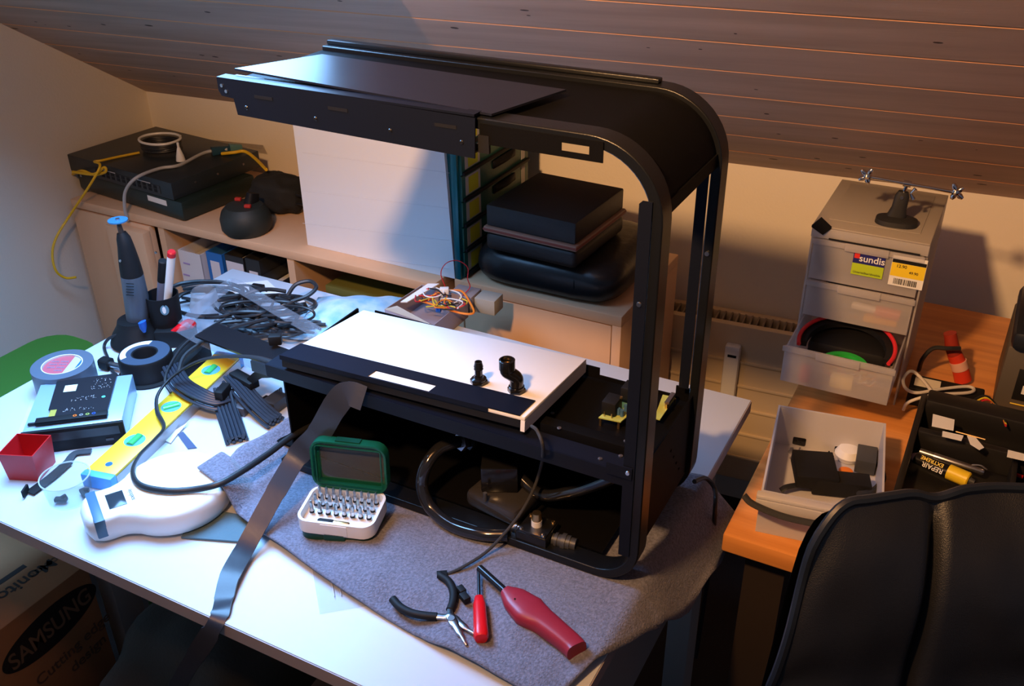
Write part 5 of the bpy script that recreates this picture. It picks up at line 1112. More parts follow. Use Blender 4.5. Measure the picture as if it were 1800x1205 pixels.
# ------------------------------------------------------------------ under and left of the table
FZ = -TZ+0.0003
ux, uy = Vector((0, 1, 0)), Vector((-1, 0, 0))
p1, p2 = G(0, 1098, -0.36), G(147, 1003, -0.36)
sb_ = thing('cardboard_box', 'large brown cardboard monitor box with black oval logo under the table', 'cardboard box', (-1.63, 0.95, FZ))
bx0, bx1, by0, by1, bz = -1.86, -1.378, 0.30, 0.832, -0.36
MB().span((bx0, by0, FZ), (bx1, by1, bz), bev=0.003).build('box_walls', CARD, sb_)
INK = mat('printed_black', (0.012, 0.010, 0.010), 0.7); INKL = mat('printed_brown_grey', (0.14, 0.085, 0.055), 0.8)
fx = bx1+0.0006
def onface(u, v): return X(u, v, fx)
oc = onface(88, 1108); e1, e2 = onface(5, 1180), onface(168, 1030); dirn = (e2-e1); Lh = dirn.length/2; ang = math.atan2(dirn.z, dirn.y)
FMx = Matrix(((0, 0, 1, fx), (1, 0, 0, (e1.y+e2.y)/2), (0, 1, 0, (e1.z+e2.z)/2), (0, 0, 0, 1))) @ Matrix.Rotation(ang, 4, 'Z')
hgt = 0.043
P = [(Lh*math.cos(k*PI/24), hgt*math.sin(k*PI/24)) for k in range(48)]
lo_ = MB().prism(P, 0, 0.0004, FMx).build('oval_logo', INK, sb_)
text('SAMSUNG', 'lettering', sb_, mat('cardboard_letter', (0.20, 0.12, 0.075), 0.9), 0.052, FMx @ Matrix.Translation((0, -0.002, 0.0007)), 0.0002, sx=Lh*1.55/0.215)
text('Cutting edge', 'lettering', sb_, INKL, 0.034, FMx @ Matrix.Translation((0.02, -0.085, 0.0003)), 0.0002)
text('design', 'lettering', sb_, INKL, 0.034, FMx @ Matrix.Translation((0.04, -0.125, 0.0003)), 0.0002)
TM = lambda u, v, r: Matrix.Translation(G(u, v, bz+0.0004)) @ Matrix.Rotation(r, 4, 'Z')
text('Monitor', 'lettering', sb_, INK, 0.040, TM(40, 1022, -PI/2-0.06), 0.0002)
text('color', 'lettering', sb_, INKL, 0.028, TM(78, 996, -PI/2-0.06), 0.0002)
MB().box(G(15, 1013, bz+0.0004), (0.012, 0.07, 0.0005), rz=-0.06).build('printed_bar', INK, sb_)
# second carton behind
c2 = thing('cardboard_box', 'second brown cardboard box behind the monitor box', 'cardboard box', (-2.0, 1.3, FZ))
MB().span((-2.06, 0.30, FZ), (-1.868, 0.70, -0.26), bev=0.003).build('box_walls', CARD, c2)
text('MARIO', 'lettering', c2, INK, 0.04, Matrix(((0, 0, 1, -1.8674), (1, 0, 0, 0.85), (0, 1, 0, -0.32), (0, 0, 0, 1))), 0.0002) if False else None
# dark bag and paper sack
bgx = thing('dark_bag', 'dark olive bag slumped under the table beside the cardboard box', 'bag', (-1.1, 0.75, FZ))
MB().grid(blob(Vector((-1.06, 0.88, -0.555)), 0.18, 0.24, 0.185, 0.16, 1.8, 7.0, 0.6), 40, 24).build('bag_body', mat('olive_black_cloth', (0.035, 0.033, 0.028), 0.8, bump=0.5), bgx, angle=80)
ps = thing('paper_sack', 'crumpled tan paper sack in front of the logo box', 'sack', (-1.24, 0.50, FZ))
MB().grid(blob(Vector((-1.22, 0.48, -0.65)), 0.12, 0.11, 0.09, 0.30, 3.0, 4.0, 0.7), 30, 20).build('sack_body', mat('manila_paper', (0.45, 0.30, 0.12), 0.85), ps, angle=40)
o = MB().box(Y(385, 1178, 0.70)+Vector((0.0, 0.0, 0.0)), (0.26, 0.012, 0.010), rot=Matrix.Rotation(0.35, 3, 'Y').inverted()).build('wood_strip', mat('pale_wood_edge', (0.45, 0.33, 0.27), 0.6)); 
bpy.data.objects.remove(o)
shf = thing('flat_carton', 'brown flat carton lying below the front of the table', 'carton', (-0.72, 0.62, FZ))
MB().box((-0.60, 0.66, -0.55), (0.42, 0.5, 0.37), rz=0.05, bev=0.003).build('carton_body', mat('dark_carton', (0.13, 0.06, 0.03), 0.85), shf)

# green moulded chair beyond the left edge of the table
gc = thing('green_chair', 'green plastic chair behind the left table edge', 'chair', (-1.72, 1.0, FZ)); GCM = mat('green_plastic', (0.03, 0.12, 0.012), 0.5)
a_, c_ = X(0, 625, -1.60), X(108, 640, -1.60)
def gcf(u, v):
    a = -0.5*PI+u*PI; hw = 0.185; yy = 1.005+0.19*math.sin(a); xx = -1.70-0.05*math.cos(a)+0.0*v; z = -0.045-0.016*abs(math.sin(a))**4-0.34*v; return Vector((xx+0.12*v*0.3, yy, z))
q = [G(0, 628, -0.05), G(35, 618, -0.05), G(110, 625, -0.05)]
cxg = -1.62
b = MB(); b.prism([(0.0+x_, y_) for x_, y_ in rrect(0.16, 0.24, 0.06, x0=-1.665, y0=0.845)], -0.065, -0.045); b.build('seat_top', GCM, gc)
for xx, yy in ((-1.64, 0.87), (-1.53, 0.87), (-1.64, 1.06), (-1.53, 1.06)): MB().rings([Vector((xx, yy, FZ)), Vector((xx, yy, -0.0655))], [0.016, 0.02], 14).build('leg', GCM, gc)
# ------------------------------------------------------------------ frosted drawer tower on the pine desk
FY = 1.552; tx0, tx1 = -0.258, -0.072; ty1 = 1.79; tz1 = 0.282
ft = thing('drawer_tower', 'frosted clear plastic drawer tower on the pine desk against the wall', 'drawer unit', ((tx0+tx1)/2, 1.67, DZ+0.0003))
FRS = frosted('frosted_plastic_shell', (0.74, 0.70, 0.68), 0.4, 0.4)
b = MB(); b.span((tx0, FY+0.004, DZ+0.0005), (tx0+0.003, ty1, tz1-0.0035)); b.span((tx1-0.003, FY+0.004, DZ+0.0005), (tx1, ty1, tz1-0.0035)); b.span((tx0+0.0031, ty1-0.003, DZ+0.0005), (tx1-0.0031, ty1, tz1-0.0035)); b.build('shell_walls', FRS, ft)
b = MB(); b.span((tx0, FY-0.004, tz1-0.0035), (tx1, ty1, tz1), bev=0.0015); b.span((tx0+0.02, FY+0.03, tz1), (tx1-0.02, ty1-0.02, tz1+0.0012), bev=0.0005); b.build('top_cover', frosted('frosted_top', (0.62, 0.56, 0.50), 0.2, 0.45), ft)
b = MB(); b.span((tx0, FY-0.004, tz1-0.022), (tx1, FY-0.001, tz1-0.0036), bev=0.001); b.build('top_fascia', FRS, ft)
levels = [(0.183, 0.258, 0.0), (0.112, 0.180, 0.0), (0.040, 0.109, -0.118)]
def drawer(parent, x0, x1, yf, depth, z0, z1, m_, name='drawer'):
    b = MB(); th = 0.0025
    b.span((x0, yf, z0), (x1, yf+th, z1), bev=0.0008); b.span((x0, yf+depth-th, z0), (x1, yf+depth, z1-0.006)); b.span((x0, yf+th, z0), (x0+th, yf+depth-th, z1-0.006)); b.span((x1-th, yf+th, z0), (x1, yf+depth-th, z1-0.006)); b.span((x0+th, yf+th, z0), (x1-th, yf+depth-th, z0+th))
    d = b.build(name, m_, parent)
    b = MB(); b.span((x0-0.003, yf-0.004, z1-0.010), (x1+0.003, yf-0.0004, z1), bev=0.001); xc = (x0+x1)/2; b.span((xc-0.035, yf-0.007, z1-0.012), (xc+0.035, yf-0.0041, z1+0.002), bev=0.001); b.build('grip_lip', m_, d); return d
DR = []
for k, (z0, z1, dy) in enumerate(levels): DR.append(drawer(ft, tx0+0.006, tx1-0.006, FY-0.001+dy, 0.215, z0, z1, FROST))
# stickers on the top drawer
yl = FY-0.0022
def sticker(p0, p1, m_, name, parent, y=yl, th=0.0004):
    return MB().span((p0.x, y-th, p0.z), (p1.x, y, p1.z)).build(name, m_, parent)
a, c = Y(1501, 441, yl), Y(1556, 478, yl)
tl_, br_ = Y(1502, 441, yl), Y(1556, 489, yl)
xs0, xs1 = tl_.x, Y(1557, 455, yl).x; zt0, zm, zb0 = Y(1530, 445, yl).z, Y(1528, 466, yl).z, Y(1525, 486, yl).z
s1 = MB().span((xs0, yl-0.0004, zm), (xs1, yl, zt0)).build('blue_sticker', mat('navy_sticker', (0.02, 0.02, 0.16), 0.4), DR[0])
s2 = MB().span((xs0, yl-0.0004, zb0), (xs1, yl, zm-0.0001)).build('green_sticker', mat('lime_sticker', (0.45, 0.62, 0.02), 0.4), DR[0])
text('sundis', 'lettering', DR[0], PAPER, 0.0165, frameM(((xs0+xs1)/2+0.005, yl-0.0008, (zt0+zm)/2-0.001), (1, 0, 0), (0, -1, 0)), 0.0001)
MB().span((xs0+0.0015, yl-0.0009, zm+0.009), (xs0+0.010, yl-0.0005, zt0-0.002)).build('red_square', mat('red_square', (0.7, 0.03, 0.02), 0.5), DR[0])
text('Unterteilbar/divisible', 'lettering', DR[0], mat('dark_ink', (0.05, 0.08, 0.02), 0.7), 0.0052, frameM(((xs0+xs1)/2, yl-0.0008, zb0+0.005), (1, 0, 0), (0, -1, 0)), 0.00005)
px0, px1 = Y(1566, 470, yl).x, Y(1628, 475, yl).x; pz0, pz1 = Y(1592, 505, yl).z, Y(1598, 452, yl).z
MB().span((px0, yl-0.0004, pz0), (px1, yl, pz1)).build('price_tag', PAPER, DR[0])
H = pz1-pz0
MB().span((px0+0.0005, yl-0.0007, pz0+H*0.32), (px1-0.0005, yl-0.00045, pz0+H*0.76)).build('yellow_field', mat('yellow_field', (0.85, 0.62, 0.02), 0.5), DR[0])
MB().span((px0+0.0005, yl-0.0007, pz0+H*0.765), (px1-0.0005, yl-0.00045, pz0+H*0.88)).build('black_band', BLKM, DR[0])
text('12.90', 'lettering', DR[0], INK, 0.0075, frameM((px0+0.016, yl-0.001, pz0+H*0.66), (1, 0, 0), (0, -1, 0)), 0.00005)
text('49.90', 'lettering', DR[0], INK, 0.0065, frameM((px0+0.036, yl-0.001, pz0+H*0.50), (1, 0, 0), (0, -1, 0)), 0.00005)
b = MB(); rr3 = random.Random(9); x = px0+0.008
while x < px1-0.010: w_ = rr3.choice((0.0006, 0.001, 0.0016)); b.span((x, yl-0.0007, pz0+H*0.06), (x+w_, yl-0.00045, pz0+H*0.25)); x += w_+rr3.choice((0.0007, 0.0012))
b.build('barcode', INK, DR[0])
# contents seen through the drawers
def item(name, c, d, rz, m_, label, cat, bev=0.002): o = MB().box(c, d, rz=rz, bev=bev).build(name, m_); return tag(o, label, cat)
item('black_box', (-0.165, FY+0.10, 0.222), (0.15, 0.17, 0.06), 0.0, BLKM, 'dark flat box inside the top frosted drawer', 'box')
tkn = thing('marker_pen', 'orange red marker pen inside the second frosted drawer', 'pen', (-0.14, FY+0.03, 0.118)); b = MB().rings([Vector((-0.175, FY+0.025, 0.136)), Vector((-0.135, FY+0.022, 0.136))], 0.007, 14); b.build('barrel', WHT, tkn); MB().rings([Vector((-0.135, FY+0.022, 0.136)), Vector((-0.095, FY+0.02, 0.136))], 0.010, 14).build('cap', mat('red_cap', (0.75, 0.10, 0.05), 0.4), tkn)
item('yellow_block', (-0.125, FY+0.02, 0.121), (0.055, 0.02, 0.010), 0.05, mat('amber_block', (0.8, 0.42, 0.02), 0.5), 'amber strip under the red marker in the second drawer', 'block')
item('grey_pack', (-0.20, FY+0.08, 0.135), (0.06, 0.09, 0.035), 0.2, GRY, 'grey pack at the left of the second frosted drawer', 'pack')
# pulled-out third drawer: cable roll with red rim
ydr = FY-0.001-0.118; zb3 = 0.0428
cr = thing('headset', 'black headset with red trim and green band in the open drawer', 'headset', (-0.165, ydr+0.09, zb3+0.0003))
P = [Vector((-0.165+0.078*math.cos(a), ydr+0.075+0.082*math.sin(a), zb3+0.052+0.012*math.sin(a))) for a in [math.radians(-20+k*11) for k in range(21)]]
MB().tube(P, 0.0035, 8, 3).build('red_trim', mat('red_trim', (0.65, 0.02, 0.03), 0.4), cr)
P = [Vector((-0.165+0.072*math.cos(a), ydr+0.075+0.076*math.sin(a), zb3+0.044+0.010*math.sin(a))) for a in [math.radians(-10+k*10) for k in range(21)]]
MB().ribbon(P, 0.016, 0.010, UP, 3).build('headband', BLKM, cr)
P = [Vector((-0.160+0.034*math.cos(a), ydr+0.042+0.036*math.sin(a), zb3+0.030)) for a in [math.radians(20+k*14) for k in range(11)]]
MB().ribbon(P, 0.010, 0.006, UP, 3).build('green_band', mat('bright_green', (0.02, 0.45, 0.05), 0.4), cr)
MB().box((-0.165, ydr+0.135, zb3+0.02), (0.13, 0.10, 0.038), bev=0.01).build('ear_pads', BLKM, cr)
for i in range(14):
    cn = ['red', 'yellow', 'white', 'orange', 'red'][i % 5]; cu, cv = rw.uniform(-0.185, -0.095), ydr+rw.uniform(0.018, 0.045); ph = rw.uniform(0, 6)
    pts2 = [Vector((cu+rw.uniform(0.006, 0.014)*math.cos(ph+k*1.3), cv+rw.uniform(0.004, 0.010)*math.sin(ph+k*1.3), zb3+0.012+rw.uniform(0.0, 0.016))) for k in range(5)]
    o = MB().tube(pts2, 0.0010, 5, 4).build(cn+'_wire', mat(cn+'_wire', dict(WCOL)[cn], 0.45)); tag(o, 'thin %s wire tangled in the pulled-out frosted drawer' % cn, 'wire', cn+' wires in the open drawer')
item('cream_tin', (-0.155, ydr+0.012, zb3+0.016), (0.036, 0.014, 0.024), 0.05, mat('cream_tin', (0.85, 0.72, 0.35), 0.35), 'cream coloured block behind the open drawer front', 'block')
item('red_wallet', (-0.215, ydr+0.012, zb3+0.015), (0.018, 0.012, 0.030), 0.05, RED, 'red piece in the left corner of the open drawer', 'block')

# black cloth corner sticking out at the top drawer's left
o = MB().slab([Y(1427, 395, FY-0.02), Y(1444, 381, FY-0.02), Y(1462, 398, FY-0.005), Y(1447, 409, FY-0.01)], 0.004).build('black_flap', BLKM); tag(o, 'black flap sticking out at the tower upper left corner', 'flap')
o = MB().slab([Vector((tx0+0.03, FY-0.006, 0.2625)), Vector((tx1-0.012, FY-0.006, 0.2625)), Vector((tx1-0.012, FY+0.1, 0.2625)), Vector((tx0+0.03, FY+0.1, 0.2625))], 0.002).build('black_sheet', BLKM); tag(o, 'black sheet lying across the top of the upper frosted drawer', 'sheet')

# helping hand stand on top
ztop = tz1+0.0014
hb = G(1575, 392, ztop); hh_ = thing('helping_hand_stand', 'black soldering helper stand with chrome arms on the drawer tower', 'stand', (hb.x, hb.y, ztop))
vdir = Vector((CAMP.x-hb.x, CAMP.y-hb.y, 0)).normalized(); hx = Vector((-vdir.y, vdir.x, 0)); IR = mat('black_cast_iron', (0.014, 0.014, 0.016), 0.55)
b = MB(); b.rings([hb+UP*0.0002, hb+UP*0.008, hb+UP*0.013], [(0.034, 0.024), (0.033, 0.023), (0.020, 0.012)], 24, rect=2.6, n=vdir); b.build('foot', IR, hh_)
pst = [hb+hx*-0.002+UP*0.008, hb+hx*0.000+UP*0.028, hb+hx*0.001+UP*0.048, hb+hx*0.002+UP*0.056]
b = MB(); b.rings(pst, [(0.017, 0.009), (0.012, 0.008), (0.0115, 0.007), (0.008, 0.006)], 18, rect=3, n=vdir); b.build('upright', IR, hh_)
q = pst[2]+vdir*0.007; MB().rings([q, q+vdir*0.002], 0.003, 12).build('screw', STEEL, hh_)
yy_ = pst[2].y
L0, L1 = Y(1524, 310, yy_-0.01), Y(1680, 338, yy_+0.01); CHR = mat('chrome', (0.75, 0.72, 0.70), 0.15, metal=1)
MB().tube([L0, L1], 0.0030, 12).build('cross_arm', CHR, hh_)
mid = L0+(L1-L0)*0.46; MB().rings([mid-(L1-L0).normalized()*0.006, mid+(L1-L0).normalized()*0.006], 0.0052, 14).build('arm_clamp', CHR, hh_)
MB().rings([pst[3]-UP*0.004, mid], 0.0032, 10).build('stem', CHR, hh_)
w0 = pst[2]+hx*0.012+UP*0.006
for sgn in (-1, 1): MB().rings([w0, w0+hx*0.006+UP*0.009*sgn], [0.002, 0.0035], 10).build('wing_nut', CHR, hh_)
for e_, sg in ((L0, -1), (L1, 1)):
    dd = (L1-L0).normalized()*sg
    MB().lathe(e_-UP*0.005, [(0, 0), (0.006, 0.002), (0.0075, 0.006), (0.006, 0.010), (0, 0.012)], 14).build('ball_joint', CHR, hh_)
    for k, (du, dz_) in enumerate(((0.010, 0.010), (0.012, -0.008), (-0.006, 0.014), (-0.004, -0.012))):
        MB().rings([e_, e_+dd*du*0.6+UP*dz_*0.6, e_+dd*du+UP*dz_], [0.0028, 0.0048, 0.0026], 10).build('clip_jaw' if k < 2 else 'wing_nut', CHR, hh_)

# ------------------------------------------------------------------ loose white drawer tray with parts
zr = 0.045
T0, T1, T2 = G(1338, 862, zr), G(1553, 905, zr), G(1578, 748, zr)
T3 = G(1397, 716, zr)
txx = (T1-T0).normalized(); txx.z = 0; tyy = Vector((-txx.y, txx.x, 0)); Wd = (T1-T0).length; Dd = ((T3-T0).dot(tyy)+(T2-T1).dot(tyy))/2
ta = math.atan2(txx.y, txx.x)
tr = thing('plastic_tray', 'white milky plastic drawer tray full of black parts on the pine desk', 'tray', (T0.x, T0.y, DZ+0.0003), ta, local=True)
HT = zr-DZ; th = 0.003
b = MB(); b.span((0, 0, 0), (Wd, th, HT)); b.span((0, Dd-th, 0), (Wd, Dd, HT)); b.span((0, th, 0), (th, Dd-th, HT)); b.span((Wd-th, th, 0), (Wd, Dd-th, HT)); b.span((th, th, 0), (Wd-th, Dd-th, th)); b.build('tray_walls', FROST2, tr)
b = MB(); b.span((-0.005, -0.014, HT-0.006), (Wd+0.005, -0.0003, HT+0.001), bev=0.002); b.span((-0.005, -0.0145, HT-0.022), (Wd+0.005, -0.011, HT-0.006), bev=0.001); b.build('front_lip', FROST2, tr)
def inT(x, y, z): p = T0+txx*x+tyy*y; return Vector((p.x, p.y, DZ+th+0.0008+z))
def tbox(name, x, y, z, d, rz, m_, label, cat='part', bev=0.001): o = MB().box(inT(x, y, z+d[2]/2), d, rz=ta+rz, bev=bev).build(name, m_); return tag(o, label, cat)
def tp(u, v, z): p = G(u, v, DZ+0.006+z); return p
def tb2(name, u, v, z, d, rz, m_, label, cat='part', bev=0.001): p = G(u, v, DZ+0.005+z); o = MB().box(p+UP*(d[2]/2), d, rz=rz, bev=bev).build(name, m_); return tag(o, label, cat)
tb2('black_box', 1430, 835, 0.012, (0.062, 0.07, 0.022), 0.35, BLKM, 'square black box tilted in the middle of the white tray', 'box')
tb2('black_box', 1475, 862, 0.002, (0.085, 0.032, 0.026), 0.30, BLKM, 'long black box at the front of the white tray', 'box')
tb2('black_bar', 1450, 785, 0.001, (0.062, 0.014, 0.012), -0.02, BLKM, 'thin black bar at the back of the white tray', 'bar')
tb2('cable_gland', 1405, 777, 0.001, (0.022, 0.022, 0.016), 0.1, BLKG, 'black metal joint in the back left corner of the tray', 'fitting', 0.003)
tb2('connector', 1520, 815, 0.001, (0.030, 0.055, 0.024), 0.12, DKG, 'dark multi-pin connector at the right of the tray', 'connector')
for k in range(4): 
    q = G(1505+k*9, 838, DZ+0.031); 
o = MB().lathe(G(1490, 805, DZ+0.004), [(0, 0), (0.018, 0.001), (0.022, 0.010), (0.016, 0.020), (0, 0.025)], 20).build('white_ball', WHT); tag(o, 'white round plastic knob in the tray right of the tilted black box', 'knob')
o = MB().lathe(G(1485, 836, DZ+0.004), [(0, 0), (0.010, 0.001), (0.011, 0.010), (0, 0.012)], 18).build('orange_disc', ORANGE); tag(o, 'small orange cap beside the white knob', 'cap')
o = MB().tube([G(1545, 815, DZ+0.02), G(1552, 840, DZ+0.018), G(1535, 862, DZ+0.02), G(1510, 868, DZ+0.03)], 0.005, 8).build('black_cable', RUB); tag(o, 'thick black cable curled at the right side of the tray', 'cable')
rs = random.Random(31)
for k in range(6):
    q = G(1398+rs.uniform(-10, 14), 800+rs.uniform(-8, 10), DZ+0.0045); o = MB().rings([q, q+UP*0.002, q+UP*0.002, q+Vector((0.001, 0.001, 0.009))], [0.0032, 0.0032, 0.0016, 0.0015], 8).build('screw', STEEL); tag(o, 'small silver screw at the left of the white tray', 'screw', 'silver screws in the tray')
for (u, v) in ((1478, 790), (1490, 788), (1455, 800), (1462, 808)):
    q = G(u, v, DZ+0.0045); o = MB().rings([q, q+UP*0.002, q+UP*0.002, q+Vector((0.001, 0.001, 0.008))], [0.0028, 0.0028, 0.0014, 0.0013], 8).build('black_screw', BLKM); tag(o, 'small black screw at the back of the white tray', 'screw', 'black screws in the tray')
o = MB().tube([G(1372, 862, DZ+0.012), G(1385, 855, DZ+0.018), G(1420, 850, DZ+0.014)], 0.006, 8, flat=0.5).build('black_strap', RUB); tag(o, 'short black strap in the front left corner of the tray', 'strap')
# sleeved strap across the tray front
o = MB().tube([inT(-0.022, -0.018, HT-0.004), inT(-0.008, -0.023, HT-0.012), inT(0.03, -0.026, HT-0.020), inT(0.07, -0.026, HT-0.022), inT(0.12, -0.024, HT-0.020)], 0.0062, 10, 6, flat=0.5).build('sleeved_cable', mat('braided_sleeve', (0.03, 0.03, 0.032), 0.5)); tag(o, 'black braided sleeve hanging along the front of the white tray', 'cable')

# ------------------------------------------------------------------ black organiser tray with glue and pen
ot = thing('black_organiser', 'black compartment organiser with glue tube and pen on the pine desk', 'organiser', (0.12, 1.40, DZ+0.0003))
OR = [G(1568, 868, 0.022), G(1605, 715, 0.022)]
ox0, ox1, oy0, oy1, oz = -0.033, 0.36, 1.235, 1.535, 0.020
b = MB(); b.span((ox0, oy0, DZ+0.0005), (ox1, oy1, DZ+0.006)); 
b.span((ox0, oy0, DZ+0.006), (ox0+0.010, oy1, oz), bev=0.002); b.span((ox1-0.010, oy0, DZ+0.006), (ox1, oy1, oz), bev=0.002); b.span((ox0+0.0101, oy0, DZ+0.006), (ox1-0.0101, oy0+0.012, oz-0.006), bev=0.002); b.span((ox0+0.0101, oy1-0.04, DZ+0.006), (ox1-0.0101, oy1, oz+0.012), bev=0.004); b.span((ox0+0.0101, oy1-0.120, DZ+0.006), (ox1-0.0101, oy1-0.105, oz), bev=0.003); b.span((ox0+0.15, oy0+0.0121, DZ+0.006), (ox0+0.158, oy1-0.121, oz-0.006), bev=0.001)
b.build('organiser_body', mat('organiser_black', (0.012, 0.011, 0.011), 0.4), ot)
zc_ = DZ+0.0065
def lieb(u0, v0, u1, v1, r, z): a = G(u0, v0, z); c = G(u1, v1, z); return a, c, (c-a).normalized()
a, c, d = lieb(1617, 793, 1730, 830, 0.006, -0.004)
pn = thing('metal_pen', 'silver metal pen lying on the black organiser', 'pen', a-UP*0.006); MB().rings([a, a+(c-a)*0.22], 0.0055, 14).build('grip', mat('dull_silver', (0.35, 0.35, 0.36), 0.35, metal=1), pn); MB().rings([a+(c-a)*0.22, a+(c-a)*0.97, c], [0.0058, 0.0058, 0.004], 14).build('barrel', STEEL, pn)
q = a+(c-a)*0.8+UP*0.0065; MB().tube([q, q+d*0.012+UP*0.004, q+d*0.022], 0.0012, 8).build('pocket_clip', STEEL, pn)
a, c, d = lieb(1603, 803, 1708, 846, 0.008, -0.002)
a = G(1602, 800, -0.006); c = G(1704, 844, -0.006); d = (c-a).normalized(); L = (c-a).length; sdv = d.cross(UP).normalized()
gt = thing('glue_tube', 'black and yellow repair glue tube on the black organiser', 'glue tube', a-UP*0.01)
MB().rings([a, a+d*L*0.08], [(0.008, 0.003), (0.011, 0.007)], 16).build('crimped_end', mat('pale_violet', (0.45, 0.35, 0.5), 0.5), gt)
MB().rings([a+d*L*0.08, a+d*L*0.65], [(0.0115, 0.0085), (0.0115, 0.010)], 18).build('tube_body', BLKG, gt)
MB().rings([a+d*L*0.65, a+d*L*0.98, a+d*L], [0.0122, 0.0122, 0.010], 18).build('yellow_cap', mat('glue_yellow', (0.85, 0.58, 0.02), 0.35), gt)
nrm = (CAMP-(a+c)/2); nrm = (nrm-d*nrm.dot(d)).normalized()
MT = lambda t_, s_, h: frameM(a+d*L*t_+nrm.cross(d)*s_+nrm*h, -d, nrm)
text('REPAIR', 'lettering', gt, PAPER, 0.0105, MT(0.42, -0.0045, 0.0112), 0.0002)
text('EXTREME', 'lettering', gt, YEL, 0.0085, MT(0.38, 0.0045, 0.0112), 0.0002)
MB().rings([c, c+d*0.008], [0.006, 0.004], 12).build('nozzle', DKG, gt)
for k, pp in enumerate(([(1640, 727), (1678, 737), (1676, 756), (1638, 748)], [(1657, 757), (1694, 765), (1690, 774), (1656, 766)], [(1700, 765), (1713, 766), (1730, 786), (1722, 790), (1706, 780)], [(1772, 790), (1800, 797), (1830, 806), (1828, 815), (1770, 802)])):
    o = MB().slab([G(u, v, 0.0335 if k == 0 else 0.0345) for u, v in pp], 0.001).build('paper_label', PAPER)
    tag(o, ['square white paper label at the back rim of the organiser', 'narrow white label just in front of the square label', 'tilted white paper slip beside the narrow label', 'long white label at the far right of the organiser'][k], 'label')
o = MB().tube([G(1680, 758, 0.036), G(1732, 772, 0.036)], 0.0012, 6).build('brass_pin', BRASS); tag(o, 'long brass pin on the organiser above the pen', 'pin')
q = G(1790, 835, -0.01); o = MB().box((q.x, q.y, -0.010), (0.014, 0.005, 0.004), rz=-0.2, bev=0.0005).build('red_chip', RED); tag(o, 'tiny red piece on the right of the organiser', 'piece')
# packaging between the organiser and chair
o = MB().box((0.10, 1.170, -0.006), (0.17, 0.085, 0.045), rz=0.02, bev=0.002).build('dark_carton', mat('dark_red_black_carton', (0.03, 0.012, 0.01), 0.4)); tag(o, 'dark carton between the organiser and the leather chair', 'carton')

# objects behind the organiser
ps_ = thing('power_block', 'black power block wrapped with white cable behind the organiser', 'power adapter', (-0.0, 1.62, DZ+0.0003))
q0 = G(1660, 700, DZ+0.02); MB().box((q0.x, q0.y+0.01, DZ+0.0185), (0.12, 0.05, 0.036), rz=0.03, bev=0.003).build('adapter_body', BLKM, ps_)
MB().box((q0.x-0.032, q0.y+0.008, DZ+0.0376), (0.042, 0.03, 0.001), rz=0.03).build('paper_label', mat('cream_label', (0.75, 0.70, 0.6), 0.6), ps_)
zz = DZ+0.045; o = MB().tube([G(1588, 720, DZ+0.01), G(1598, 706, DZ+0.03), G(1640, 694, zz), G(1700, 690, zz), G(1712, 684, zz), G(1698, 679, zz), G(1650, 684, zz), G(1612, 690, zz), G(1592, 682, zz), G(1588, 665, zz+0.01), G(1600, 652, zz+0.02), G(1615, 660, zz+0.01), G(1640, 690, zz+0.004), G(1652, 706, zz)], 0.0028, 8, 6).build('white_cable', mat('white_cable', (0.62, 0.58, 0.54), 0.5)); tag(o, 'thin white cable wound around the black power block', 'cable')
rdt = thing('red_tube', 'red squeeze tube standing behind the power block', 'tube', (*G(1688, 668, DZ).xy, DZ+0.0003)); q = G(1690, 672, DZ); yv = q.y
MB().rings([Y(1693, 668, yv), Y(1686, 640, yv), Y(1678, 622, yv)], [0.015, 0.014, 0.013], 20).build('tube_body', mat('red_tube', (0.62, 0.045, 0.02), 0.4), rdt)
MB().rings([Y(1678, 622, yv), Y(1674, 610, yv), Y(1670, 585, yv)], [0.0125, 0.0125, 0.011], 20).build('cap', mat('dark_red_cap', (0.33, 0.03, 0.015), 0.5), rdt)
MB().rings([Y(1688, 648, yv-0.001), Y(1684, 634, yv-0.001)], 0.0146, 20).build('label_band', mat('pink_white_label', (0.75, 0.42, 0.35), 0.5), rdt)
o = MB().tube([G(1615, 650, DZ+0.01), Y(1622, 630, 1.66), Y(1640, 612, 1.66), Y(1665, 612, 1.66), Y(1688, 612, 1.67)], 0.004, 8).build('black_cable', RUB); tag(o, 'black cable curving behind the red squeeze tube', 'cable')
o = MB().tube([G(1668, 700, DZ+0.04), G(1680, 712, DZ+0.05), G(1700, 726, DZ+0.05)], 0.0045, 8).build('red_plug_lead', RED); tag(o, 'short red plug lead in front of the power block', 'cable')
for k, (cn, dv) in enumerate((('red', 0), ('yellow', 3), ('black', 6))):
    wire([G(1695, 728-dv, DZ+0.05), Y(1715, 712-dv*2, 1.55), Y(1735, 702-dv, 1.555), Y(1755, 716, 1.55), G(1768, 748-dv, DZ+0.062)], 0.0016, cn, 'thin %s wire arching behind the organiser' % cn)
